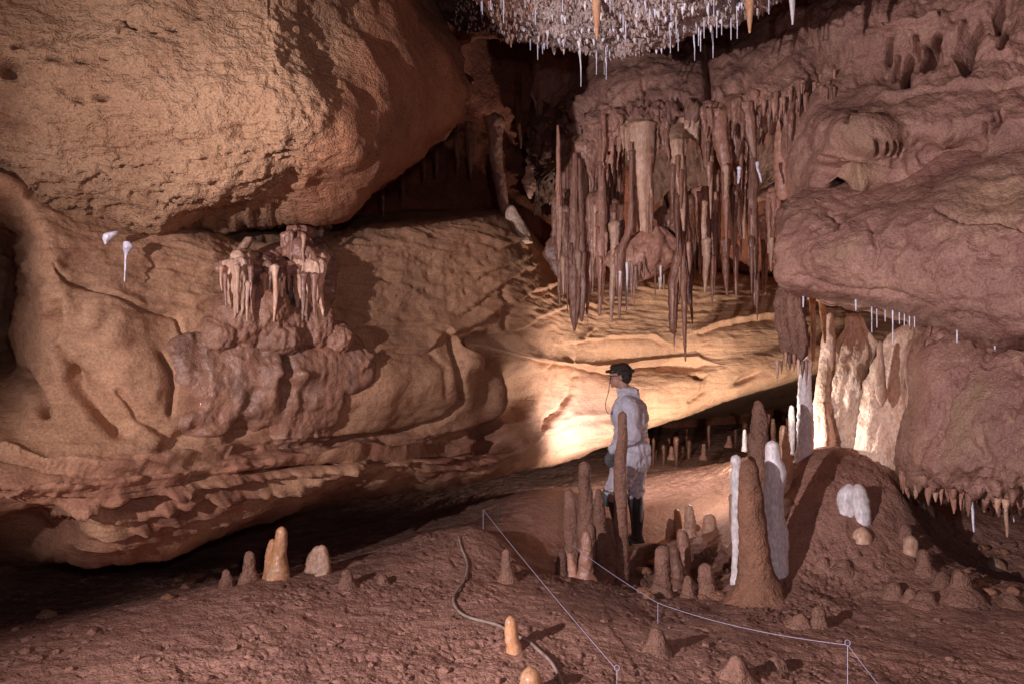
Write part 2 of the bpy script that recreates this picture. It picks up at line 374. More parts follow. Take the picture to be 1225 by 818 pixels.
warp = fbm(A, 1.1, 3, seed=5)
h = fbm(A, 1.2, 4, .5, seed=1)*.075*(1-.5*far)+fbm(A, 4.5, 4, .5, seed=2)*.012
# scalloped laminae (thin dipping layers, weathered out)
zz = A[..., 2]+.12*warp+.05*A[..., 0]
lam = fbm(np.stack([A[..., 0]*.9, A[..., 1]*.9, zz*9], -1), 2.0, 4, .6, seed=8)
h += lam*.045*up*(1-.5*far)+lam*.016+fbm(A, 16, 3, .6, an=(1, 1, 2.2), seed=95)*.006+np.abs(fbm(A, 2.6, 3, .5, an=(1, 1, 1.5), seed=96))*-.03
zb = A[..., 2]+.05*fbm(A, 2.2, 3, seed=14)+.03*warp
def terr(q):
    f = q-np.floor(q); return f**2*(1-sst(f, .78, 1))*1.3
b1 = terr(zb*9.5+.2); b2 = terr(zb*27+.3*fbm(A, 3, 2, seed=4)); brk = fbm(np.stack([A[..., 0]*2.2, A[..., 1]*1.4, zb*14], -1), 1.6, 4, .6, seed=17)
face = sst(1-np.abs(N[..., 2]), .2, .55)
h += low*face*((b1-.4)*.15+(b2-.4)*.06+brk*.05+fbm(A, 9, 3, .6, seed=71)*.02)+low*fbm(A, 3.5, 3, .5, seed=72)*.06
h += lowm*(terr(zb*7)-.5)*.03
# chips on the upper bed
chip = sst(fbm(np.stack([A[..., 0], A[..., 1], A[..., 2]*2.6], -1), 7, 3, .55, seed=23), .12, .3)
h -= chip*.014*up*sst(u, 120, 330)*(1-far)
ST = [
 ('line', [(60, 317), (90, 340), (130, 350), (175, 370), (212, 380), (218, 400)], 2.2, -.035),
 ('up', [(400, 412), (417, 399), (434, 391), (500, 390), (537, 393), (545, 408)], 9, .045),
 ('line', [(541, 407), (544, 431), (551, 466), (551, 483), (523, 507), (469, 522), (400, 528)], 3.5, -.06),
 ('up', [(434, 437), (455, 420), (513, 418), (524, 406)], 9, .05),
 ('line', [(513, 418), (530, 440), (532, 470)], 4, -.02),
 ('spot', ((480, 470), (62, 40), .0), 1.3, .08),
 ('spot', ((600, 424), (21, 17), .3), 1.6, -.34),
 ('spot', ((575, 408), (17, 9), -.2), 1.5, -.28),
 ('spot', ((622, 470), (18, 30), .15), 2.0, -.26),
 ('spot', ((592, 478), (9, 30), .1), 1.5, .13),
 ('spot', ((590, 520), (11, 26), .5), 1.3, -.30),
 ('spot', ((540, 530), (50, 8), -.35), 1.3, -.2),
 ('spot', ((562, 428), (17, 17), 0), 1.6, .10),
 ('up', [(545, 397), (580, 385), (600, 368), (640, 348), (690, 338)], 8, .07),
 ('up', [(600, 402), (625, 392), (650, 376), (678, 368), (704, 366)], 7, .06),
 ('up', [(560, 372), (590, 350), (630, 322), (650, 318)], 6, .045),
 ('up', [(575, 330), (605, 318), (640, 306)], 5, .04),
 ('up', [(480, 300), (540, 304), (590, 300), (618, 290)], 5, .03),
 ('line', [(602, 345), (607, 370), (604, 392)], 3, -.05),
 ('up', [(662, 437), (680, 430), (690, 410), (706, 398)], 7, .06),
 ('up', [(609, 421), (647, 430), (691, 436), (709, 442), (740, 443), (770, 436), (800, 434), (836, 436)], 9, .16),
 ('up', [(690, 408), (730, 404), (775, 402), (800, 412)], 6, .07),
 ('up', [(840, 397), (880, 386), (930, 378)], 7, .10),
 ('spot', ((835, 448), (7, 4), .2), 1.5, -.12),
 ('spot', ((893, 452), (16, 4), -.5), 1.5, -.12),
 ('line', [(690, 448), (688, 470), (672, 490), (655, 500), (650, 515)], 3, -.05),
 ('line', [(842, 450), (840, 468), (825, 480)], 2.5, -.04),
 ('spot', ((735, 485), (55, 22), .25), 1.3, -.10),
 ('up', [(620, 545), (650, 520), (690, 500), (740, 498), (760, 500)], 9, .06),
 ('line', [(192, 426), (203, 445), (206, 462), (202, 492)], 3.5, -.055),
 ('spot', ((162, 455), (34, 42), .35), 2.2, .06),
 ('line', [(88, 450), (112, 478), (144, 509)], 12, -.09),
 ('line', [(28, 448), (40, 468), (55, 493)], 6, -.09),
 ('line', [(65, 420), (76, 432), (100, 452)], 5, -.07),
 ('line', [(140, 470), (165, 500), (200, 520)], 4, -.04),
 ('spot', ((62, 385), (9, 22), .3), 1.4, -.08),
 ('spot', ((110, 380), (12, 20), .4), 1.4, .025),
 ('spot', ((135, 402), (14, 16), .6), 1.4, .025),
 ('spot', ((90, 408), (22, 9), .2), 1.4, -.03),
 ('spot', ((30, 400), (10, 40), 0), 1.4, .06),
 ('up', [(0, 545), (60, 560), (120, 566), (190, 556), (270, 540)], 9, .10),
 ('up', [(60, 628), (120, 600), (190, 588), (270, 596), (330, 588), (420, 562)], 8, .10),
 ('spot', ((50, 630), (60, 22), -.15), 1.6, -.12),
 ('spot', ((160, 607), (26, 12), -.3), 1.4, -.25),
 ('up', [(280, 566), (340, 556), (430, 546), (520, 536), (600, 520)], 7, .12),
 ('spot', ((215, 525), (26, 10), -.5), 1.3, -.08),
 ('spot', ((290, 512), (20, 10), -.6), 1.3, -.10),
 ('spot', ((230, 300), (60, 26), .2), 1.3, .05),
]
for k, p, w, d in ST:
    uw = u+4*fbm(A, 3, 3, seed=91); vw = v+4*fbm(A, 3, 3, seed=92)
    h += stamp(uw, vw, k, p, w, d)
mask = np.zeros(A.shape)
fm = np.exp(-(((u-318)/108)**2+((v-455)/72)**2)**2)       # stained by the flowstone
mask[..., 0] = np.clip(low*.75*sst(fbm(A, 2, 3, seed=31), -.3, .2)+.9*stamp(u, v, 'spot', ((585, 520), (22, 40), .4), 1.4, 1)+.7*fm+.6*chip*up*.4, 0, 1)
mask[..., 1] = fm*.7
mask[..., 2] = .6*stamp(u, v, 'spot', ((690, 500), (60, 38), -.4), 1.2, 1)
wall, WB = finish('cave_wall', A, N, h*vis, M['wall'], mask, 'banded ochre limestone wall along the left side of the cave')
WA, WN, WU, WV = A, N, u, v

def on_wall(pu, pv, off=0.0):
    """point of the left wall seen at (pu, pv), moved off towards the camera"""
    u2, v2 = to_px(WB); q = (u2-pu)**2+(v2-pv)**2+np.where(WB[..., 1] > 12, 1e6, 0)
    c = np.argsort(q.ravel())[:6]; k = c[np.argmin(WB.reshape(-1, 3)[c, 1])]
    p = WB.reshape(-1, 3)[k]; return p*(1-off/np.linalg.norm(p))

# ------------------------------------------------------------------ big boulder hanging over the left wall
BC = [
 colv(-620, (-700, 2.6), (-300, 2.9), (-60, 3.1), (50, 3.15), (130, 3.2), (185, 3.25), (225, 3.5), (235, 4.1), (200, 5)),
 colv(-230, (-700, 2.4), (-300, 2.75), (-40, 3.0), (60, 3.1), (130, 3.15), (190, 3.25), (228, 3.5), (238, 4.2), (210, 6)),
 colv(-60, (-600, 2.7), (-270, 3.0), (-40, 3.3), (60, 3.35), (130, 3.4), (185, 3.5), (225, 3.78), (242, 4.5), (220, 6)),
 colv(60, (-560, 2.8), (-260, 3.15), (-40, 3.45), (60, 3.5), (140, 3.52), (205, 3.62), (255, 3.9), (266, 4.7), (245, 6.5)),
 colv(150, (-540, 2.9), (-250, 3.2), (-40, 3.5), (60, 3.52), (145, 3.56), (215, 3.7), (278, 4.12), (285, 5.0), (258, 7)),
 colv(250, (-540, 2.9), (-250, 3.25), (-40, 3.58), (60, 3.56), (145, 3.6), (212, 3.75), (273, 4.2), (279, 5.3), (252, 7.5)),
 colv(330, (-540, 2.9), (-250, 3.25), (-40, 3.6), (60, 3.6), (145, 3.62), (208, 3.8), (267, 4.3), (272, 5.5), (247, 8)),
 colv(400, (-540, 3.0), (-250, 3.35), (-40, 3.98), (60, 3.86), (135, 3.78), (200, 3.94), (256, 4.48), (262, 5.8), (242, 8.5)),
 colv(450, (-540, 3.3), (-250, 3.8), (-40, 4.3), (50, 4.15), (112, 4.05), (172, 4.1), (222, 4.6), (232, 6.0), (217, 9)),
 [(490, -540, 3.7), (490, -250, 4.3), (485, -40, 4.75), (492, 35, 4.55), (498, 88, 4.52), (499, 145, 4.6), (499, 192, 5.0), (500, 200, 6.5), (500, 190, 9)],
 [(520, -540, 4.2), (515, -250, 4.9), (500, -40, 5.4), (520, 22, 5.2), (540, 68, 5.12), (545, 108, 5.15), (543, 150, 5.35), (540, 160, 7), (535, 160, 9)],
 [(545, -540, 5), (530, -250, 5.8), (510, -40, 6.4), (536, 18, 6.0), (561, 74, 5.7), (574, 98, 5.65), (566, 118, 5.9), (558, 126, 7.4), (545, 132, 9)],
 [(550, -540, 7), (530, -250, 8), (505, -40, 9), (528, 20, 9), (548, 72, 9), (558, 96, 9), (550, 112, 9), (546, 122, 9), (540, 132, 9.5)],
]
A = loft(BC, 1.9); N = outward(A); u, v = to_px(A)
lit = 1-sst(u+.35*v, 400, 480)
h = fbm(A, 1.0, 3, seed=101)*.13+fbm(A, 2.2, 3, seed=106)*.07*lit-np.abs(fbm(A, .75, 2, .5, seed=108))*.30-np.abs(fbm(A, 1.9, 3, .5, seed=109))*.10+fbm(A, 3.0, 4, .5, seed=102)*.035*(.35+.65*lit)
gr = fbm(np.stack([A[..., 0], A[..., 1], A[..., 2]*1.6], -1), 14, 5, .62, seed=103)
h += gr*.040*(.12+.88*lit)
lo = sst(v+.08*u, 110, 240)
sca = fbm(np.stack([A[..., 0]*.8, A[..., 1], A[..., 2]*4.5], -1), 4.2, 4, .55, seed=104)
h += np.abs(sca)*-.075*lo*(.2+.8*lit)
sc2 = fbm(np.stack([A[..., 0]*.8, A[..., 1], A[..., 2]*4.0], -1), 9, 3, .55, seed=105)
h += sst(sc2, .10, .26)*-.038*lo*lit
for k, p, w, d in [
 ('line', [(15, 55), (40, 50), (62, 46), (82, 40)], 2.2, -.07), ('spot', ((92, 37), (15, 4), -.15), 1.5, -.10),
 ('line', [(126, 13), (140, 15), (143, 24), (158, 30)], 1.8, -.06), ('line', [(138, 24), (136, 34)], 1.6, -.04),
 ('spot', ((180, 33), (9, 2.5), 0), 1.5, -.08), ('spot', ((203, 28), (8, 3), -.2), 1.5, -.08), ('spot', ((237, 12), (6, 2.5), 0), 1.5, -.08),
 ('spot', ((66, 71), (8, 3), 0), 1.5, -.10), ('spot', ((96, 72), (8, 3), .1), 1.5, -.10), ('spot', ((119, 67), (6, 2), 0), 1.5, -.06),
 ('spot', ((118, 116), (9, 3.4), 0), 1.5, -.10), ('spot', ((90, 119), (6, 3), 0), 1.5, -.07), ('spot', ((124, 130), (13, 1.8), 0), 1.5, -.06),
 ('spot', ((8, 78), (12, 9), -.3), 1.5, -.14), ('spot', ((130, 142), (10, 2), -.1), 1.5, -.05), ('line', [(320, 196), (345, 194), (385, 191)], 2, -.05),
 ('line', [(510, 10), (520, 60), (515, 90)], 3, -.02)]:
    h += stamp(u+2*gr, v+2*gr, k, p, w, d)
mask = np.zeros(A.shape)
mask[..., 0] = np.clip(1-lit, 0, 1)*.75  # right flank painted darker and redder for its shade
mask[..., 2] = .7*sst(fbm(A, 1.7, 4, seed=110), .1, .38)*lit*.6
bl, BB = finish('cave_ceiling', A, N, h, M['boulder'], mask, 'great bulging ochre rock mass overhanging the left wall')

# ------------------------------------------------------------------ ceiling above the middle
CC = []
for cu, ve, de in [(440, 0, 5.8), (520, 14, 6.2), (565, 32, 6.2), (600, 42, 5.9), (640, 55, 5.6), (690, 62, 5.3), (740, 62, 5.1), (790, 57, 4.9), (835, 46, 4.8), (875, 28, 4.7), (915, 8, 4.6),
                   (950, -10, 4.5), (1000, -25, 4.5), (1080, -60, 4.6), (1250, -110, 4.7), (1500, -150, 4.7)]:
    k = (cu-612)/F
    def q(v, d): return (612+k*F, v, d)
    CC.append([(cu, -2600, .5), (cu, -900, 1.3), (cu, -330, de*.50), (cu, -120, de*.64), (cu, min(-20, ve-70), de*.80), (cu, min(ve-32, 30), de*.90), (cu, ve, de), (cu, ve-12, de*1.08), (cu, ve-45, de*1.25), (cu, ve-70, de*1.6), (cu, ve-60, de*2.1)])
A = loft(CC, 2.0, 60); N = outward(A); u, v = to_px(A)
if N[A.shape[0]//2, A.shape[1]//4, 2] > 0: N = -N
h = fbm(A, 1.6, 4, seed=201)*.16+fbm(A, 6, 4, .6, seed=202)*.07
kn = np.abs(fbm(A, 11, 3, .6, seed=203)); h += (.25-kn)*.10*sst(v, -120, -20)*sst(u, 540, 620)
mask = np.zeros(A.shape)
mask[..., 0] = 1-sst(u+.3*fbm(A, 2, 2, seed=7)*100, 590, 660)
mask[..., 2] = sst(A[..., 1], 5.15, 5.9)  # darker with distance behind the lip
finish('cave_ceiling', A, N, h, M['ceil'], mask, 'pale crusted ceiling bristling with tiny stalactites at the top')

# ------------------------------------------------------------------ dark red back of the cavity
DC = []
for cu, k in [(300, .3), (380, .2), (450, .1), (520, 0), (580, .15), (640, .1), (700, 0), (760, .2), (830, .3), (900, .2), (980, .3), (1100, .3), (1400, .4)]:
    DC.append(colv(cu, (-160, 7.2+k), (-40, 7.3+k), (50, 7.5+k), (95, 8.1+k), (130, 8.6+k), (180, 9.2+k), (235, 9.6+k), (290, 10+k), (350, 11.4+k), (420, 13.6+k), (570, 15+k)))
A = loft(DC, 3.2, 60); N = outward(A); u, v = to_px(A)
dr = fbm(np.stack([A[..., 0]*3.2, A[..., 1]*3.2, A[..., 2]*.5], -1), 1.6, 4, .6, seed=301)
h = fbm(A, .8, 4, seed=302)*.5+dr*.22*sst(v, 110, 150)+fbm(A, 5, 3, seed=303)*.05
h += stamp(u, v, 'spot', ((735, 200), (40, 42), 0), 1.5, .3)
h += stamp(u, v, 'spot', ((610, 90), (42, 26), .2), 1.5, -1.0)+stamp(u, v, 'up', [(560, 118), (640, 126), (720, 118), (800, 100)], 14, .22)
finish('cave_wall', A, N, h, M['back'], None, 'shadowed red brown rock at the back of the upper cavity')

# ------------------------------------------------------------------ stalactite roof in the middle
RC = [
 colv(640, (-140, 8.6), (-20, 8.3), (90, 8.2), (150, 8.2), (190, 8.2), (215, 8.4), (235, 9.2), (262, 9.6)),
 colv(690, (-140, 8.0), (-20, 7.8), (80, 7.5), (130, 7.1), (172, 6.8), (198, 7.2), (222, 8.8), (262, 9.6)),
 colv(740, (-140, 7.4), (-20, 7.2), (62, 6.9), (105, 6.5), (148, 6.2), (172, 6.8), (195, 8.8), (262, 10.6)),
 colv(800, (-140, 7.2), (-20, 7.0), (55, 6.7), (95, 6.3), (140, 6.0), (165, 6.6), (188, 8.8), (262, 10.6)),
 colv(860, (-140, 6.9), (-20, 6.7), (48, 6.4), (88, 6.0), (135, 5.8), (158, 6.4), (182, 8.6), (262, 10.6)),
 colv(915, (-140, 6.5), (-20, 6.3), (35, 6.1), (80, 5.8), (125, 5.6), (150, 6.2), (180, 8.4), (262, 10.4)),
 colv(960, (-140, 6.2), (-20, 6.0), (30, 5.8), (75, 5.6), (115, 5.5), (150, 6.0), (180, 7.6), (262, 8.6)),
 colv(1010, (-140, 6.0), (-20, 5.9), (30, 5.8), (70, 5.7), (110, 5.9), (150, 6.4), (180, 7.6), (262, 8.6)),
]
A = loft(RC, 2.0, 70); N = outward(A); u, v = to_px(A)
dr = fbm(np.stack([A[..., 0]*5, A[..., 1]*5, A[..., 2]*.8], -1), 1.8, 4, .6, seed=311)
h = fbm(A, 1.5, 4, seed=312)*.16+dr*.36*sst(v, 90, 150)+dr*.05+fbm(A, 9, 4, .6, seed=313)*.035
h += stamp(u, v, 'line', [(770, 100), (771, 135)], 2, -.06)+stamp(u, v, 'line', [(842, 60), (846, 112)], 3, -.1)
mask = np.zeros(A.shape); mask[..., 1] = .3; mask[..., 2] = sst(A[..., 1], 6.9, 8)*sst(v, 120, 160)  # hollow behind the lip painted dark to deepen its shade
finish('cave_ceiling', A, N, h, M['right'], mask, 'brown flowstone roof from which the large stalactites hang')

# ------------------------------------------------------------------ right wall, upper flowstone
UC = [
 [(935, 20, 7.0), (935, 60, 7.2), (938, 100, 7.2), (940, 130, 7.0), (940, 165, 7.0), (942, 200, 7.0), (945, 230, 7.0), (950, 262, 7.0), (960, 300, 7.2)],
 [(955, -160, 6.4), (958, -40, 6.1), (962, 40, 5.8), (958, 100, 5.8), (950, 150, 5.55), (950, 190, 5.5), (955, 225, 5.5), (958, 262, 5.6), (965, 300, 6)],
 colv(985, (-160, 6.1), (-40, 5.9), (40, 5.55), (95, 5.45), (128, 5.25), (168, 5.05), (205, 5.05), (245, 5.2), (300, 5.8)),
 colv(1030, (-160, 5.9), (-40, 5.7), (30, 5.3), (85, 5.3), (120, 5.05), (160, 4.75), (190, 4.75), (235, 5.1), (300, 5.6)),
 colv(1080, (-160, 5.6), (-40, 5.4), (30, 5.05), (80, 5.1), (115, 4.85), (150, 4.6), (188, 4.7), (230, 4.75), (300, 5.2)),
 colv(1130, (-160, 5.4), (-40, 5.2), (25, 4.9), (78, 4.9), (108, 4.7), (145, 4.5), (185, 4.65), (225, 4.5), (300, 4.9)),
 colv(1190, (-160, 5.1), (-40, 4.9), (20, 4.7), (70, 4.6), (100, 4.5), (140, 4.3), (175, 4.35), (220, 4.2), (300, 4.6)),
 colv(1250, (-160, 4.9), (-40, 4.7), (15, 4.5), (65, 4.4), (95, 4.3), (135, 4.1), (175, 4.1), (220, 4.0), (300, 4.4)),
 colv(1500, (-260, 3.6), (-140, 3.5), (0, 3.4), (65, 3.4), (95, 3.3), (135, 3.3), (175, 3.3), (220, 3.3), (300, 3.6)),
]
A = loft(UC, 1.9); N = outward(A); u, v = to_px(A)
dr = fbm(np.stack([A[..., 0]*4, A[..., 1]*4, A[..., 2]*.9], -1), 1.7, 4, .6, seed=321)
h = fbm(A, 1.6, 4, seed=322)*.13+np.abs(fbm(A, 3.0, 4, .6, seed=326))*-.08+dr*.075*sst(125-v, 0, 40)+fbm(A, 7, 4, .6, seed=323)*.035+dr*.02
for k, p, w, d in [
 ('line', [(1058, 48), (1060, 72)], 2.5, -.14), ('line', [(1086, 72), (1084, 105)], 3.2, -.22), ('line', [(1094, 42), (1096, 68)], 2.0, -.10),
 ('line', [(1104, 60), (1107, 82)], 3.2, -.22), ('line', [(1122, 45), (1113, 62), (1108, 84)], 3.2, -.2), ('line', [(1180, 30), (1166, 45), (1158, 68), (1154, 82)], 5.5, -.35),
 ('line', [(1206, 5), (1193, 22), (1191, 38)], 4.5, -.28), ('line', [(1222, 25), (1206, 36), (1198, 60)], 2.5, -.12), ('line', [(1072, 70), (1070, 92)], 2.4, -.15),
 ('line', [(1150, 30), (1143, 60), (1147, 86)], 4, .10), ('line', [(1050, 30), (1066, 25), (1100, 24), (1120, 20)], 3, .05),
 ('line', [(1198, 132), (1192, 148), (1187, 160)], 2.2, -.10), ('line', [(1190, 138), (1186, 150)], 1.8, -.08), ('line', [(1177, 150), (1178, 168)], 2, -.07),
 ('spot', ((1040, 165), (40, 24), .2), 1.6, .14), ('spot', ((1000, 160), (30, 28), -.3), 1.6, .08),
 ('spot', ((1000, 208), (22, 10), .2), 1.6, -.25), ('spot', ((1005, 240), (24, 14), .2), 1.6, -.34), ('spot', ((1045, 207), (14, 7), 0), 1.6, -.22), ('spot', ((1030, 222), (12, 16), .6), 1.6, .10),
 ('line', [(1048, 172), (1048, 184)], 1.7, -.10), ('line', [(1066, 170), (1066, 184)], 1.9, -.12), ('line', [(1075, 171), (1075, 184)], 1.9, -.12), ('line', [(1024, 148), (1025, 160)], 1.6, -.07),
 ('line', [(1058, 172), (1058, 182)], 1.6, -.09), ('spot', ((971, 148), (3, 4), 0), 1.5, -.08),
 ('up', [(985, 185), (1010, 190), (1040, 197), (1060, 200)], 6, .07), ('spot', ((1130, 160), (30, 17), 0), 1.6, .10), ('up', [(1060, 118), (1110, 112), (1170, 108), (1225, 98)], 8, .05)]:
    h += stamp(u+3*dr, v+3*dr, k, p, w, d)
ridg = np.abs(np.sin(v/5.2+2.2*dr+u*.04)); h -= stamp(u, v, 'spot', ((1003, 240), (22, 13), .2), 1.6, 1)*(1-ridg)*.06
mask = np.zeros(A.shape)
mask[..., 0] = .35*stamp(u, v, 'spot', ((1045, 160), (36, 36), .4), 1.3, 1)+.7*stamp(u, v, 'spot', ((1025, 212), (22, 20), .4), 1.3, 1)
mask[..., 1] = .5*sst(fbm(A, 2, 3, seed=325), 0, .4)
finish('cave_wall', A, N, h, M['right'], mask, 'knobbly brown flowstone wall filling the upper right corner')

# ------------------------------------------------------------------ right overhanging bulge
EC = [
 [(960, 232, 5.9), (948, 247, 5.6), (939, 268, 5.5), (934, 300, 5.4), (934, 328, 5.4), (942, 345, 5.5), (955, 350, 5.8), (965, 345, 7.2)],
 [(965, 226, 5.5), (949, 242, 5.1), (938, 268, 4.92), (930, 300, 4.85), (931, 330, 4.85), (940, 349, 4.95), (957, 357, 5.5), (967, 350, 7.0)],
 [(985, 222, 5.4), (972, 238, 4.95), (965, 265, 4.7), (963, 300, 4.55), (966, 330, 4.6), (972, 352, 4.7), (980, 362, 5.2), (985, 358, 6.8)],
 colv(1040, (200, 5.2), (240, 4.6), (262, 4.35), (300, 4.2), (330, 4.2), (355, 4.25), (368, 4.9), (368, 6.5)),
 colv(1105, (185, 4.9), (228, 4.25), (258, 4.0), (300, 3.9), (335, 3.9), (362, 3.95), (384, 4.5), (388, 6)),
 colv(1150, (175, 4.7), (220, 4.05), (255, 3.8), (300, 3.7), (345, 3.7), (385, 3.8), (403, 4.4), (405, 6)),
 colv(1195, (170, 4.5), (215, 3.85), (255, 3.65), (300, 3.55), (350, 3.55), (395, 3.62), (416, 4.2), (416, 5.6)),
 colv(1260, (165, 4.3), (215, 3.65), (255, 3.45), (300, 3.35), (350, 3.35), (395, 3.42), (418, 4.0), (418, 5.4)),
 colv(1500, (60, 3.6), (215, 2.95), (255, 2.8), (300, 2.75), (350, 2.75), (405, 2.8), (440, 3.3), (440, 5)),
]
A = loft(EC, 1.9); N = outward(A); u, v = to_px(A)
h = fbm(A, 1.4, 4, seed=332)*.12+fbm(A, 5, 4, .6, seed=333)*.05+fbm(A, 18, 3, .6, seed=334)*.014
lamr = fbm(np.stack([A[..., 0], A[..., 1], A[..., 2]*7], -1), 2.4, 4, .6, seed=335); h += lamr*.03*sst(v, 320, 370)
h += stamp(u, v, 'line', [(955, 330), (1000, 348), (1060, 350), (1100, 362), (1150, 385)], 4, -.03)+stamp(u, v, 'line', [(1040, 268), (1052, 300), (1046, 322)], 2.4, -.02)+stamp(u, v, 'line', [(1120, 250), (1150, 262), (1190, 256), (1225, 270)], 2.6, -.025)+stamp(u, v, 'line', [(990, 252), (1004, 262), (1001, 275)], 2.2, -.03)+np.abs(fbm(A, 2.4, 4, .55, seed=337))*-.07
mask = np.zeros(A.shape)
mask[..., 0] = .6*stamp(u, v, 'spot', ((1190, 235), (60, 32), -.3), 1.3, 1)+.5*stamp(u, v, 'spot', ((1008, 302), (20, 14), -.3), 1.3, 1)
mask[..., 1] = .5*sst(fbm(A, 3, 3, seed=336), -.1, .3)
finish('rock_overhang', A, N, h, M['right'], mask, 'broad mauve brown rock bulge overhanging the right side')

# ------------------------------------------------------------------ right hanging curtain
KC = [
 [(1110, 375, 6.0), (1100, 392, 6.0), (1092, 430, 6.0), (1094, 470, 6.0), (1088, 510, 6.0), (1084, 545, 6.0), (1086, 566, 6.0), (1090, 560, 6.6)],
 [(1104, 370, 5.3), (1096, 392, 5.1), (1081, 430, 5.05), (1086, 475, 5.05), (1075, 515, 5.0), (1070, 545, 5.0), (1075, 566, 5.15), (1084, 562, 6.2)],
 [(1125, 375, 4.9), (1118, 395, 4.7), (1108, 430, 4.55), (1110, 475, 4.5), (1104, 520, 4.45), (1100, 555, 4.4), (1100, 582, 4.65), (1106, 574, 5.8)],
 [(1160, 385, 4.7), (1156, 405, 4.45), (1150, 435, 4.35), (1150, 480, 4.25), (1148, 525, 4.2), (1148, 560, 4.15), (1148, 592, 4.4), (1150, 585, 5.6)],
 colv(1200, (400, 4.5), (415, 4.25), (440, 4.15), (485, 4.05), (530, 4.0), (565, 3.95), (600, 4.2), (592, 5.4)),
 colv(1260, (405, 4.3), (420, 4.05), (440, 3.95), (485, 3.85), (530, 3.8), (565, 3.75), (604, 4.0), (596, 5.2)),
 colv(1500, (400, 3.8), (420, 3.5), (440, 3.4), (485, 3.3), (530, 3.2), (565, 3.2), (620, 3.4), (610, 4.6)),
]
A = loft(KC, 1.9); N = outward(A); u, v = to_px(A)
dr = fbm(np.stack([A[..., 0]*4, A[..., 1]*4, A[..., 2]*.7], -1), 1.7, 4, .55, seed=341)
h = fbm(A, 1.6, 4, seed=342)*.09+np.abs(dr)*-.10+dr*.08+fbm(A, 8, 4, .6, seed=343)*.025
fr = fbm(np.stack([A[..., 0]*9, A[..., 1]*9, A[..., 2]*.3], -1), 1.8, 2, .5, seed=344); h += fr*.07*sst(v, 548, 580)
fringe = sst(v, 570, 592)
mask = np.zeros(A.shape)
mask[..., 0] = .75*stamp(u, v, 'spot', ((1155, 490), (28, 60), .2), 1.3, 1)*sst(dr, -.1, .3)
mask[..., 1] = .6
A2 = A.copy(); A2[..., 2] -= fringe*(fr+.2)*.12
finish('flowstone_curtain', A2, N, h, M['right'], mask, 'wide wet flowstone curtain with a dripping fringed lower edge', 'flowstone', kind='thing')
# ------------------------------------------------------------------ sight lines onto the finished rock
bpy.context.view_layer.update()
DG = bpy.context.evaluated_depsgraph_get()
def hit(u, v, start=0.0):
    d = Vector(P(u, v, 1.0)); o = d*start
    ok, loc, nor, idx, ob, mx = SC.ray_cast(DG, o, d.normalized(), distance=40)
    return (np.array(loc), ob.name, np.array(nor)) if ok else (None, None, None)
def drop(x, y, z=0.5):
    ok, loc, nor, idx, ob, mx = SC.ray_cast(DG, Vector((x, y, z)), Vector((0, 0, -1)), distance=20)
    return loc[2] if ok else float(floor_z(x, y))

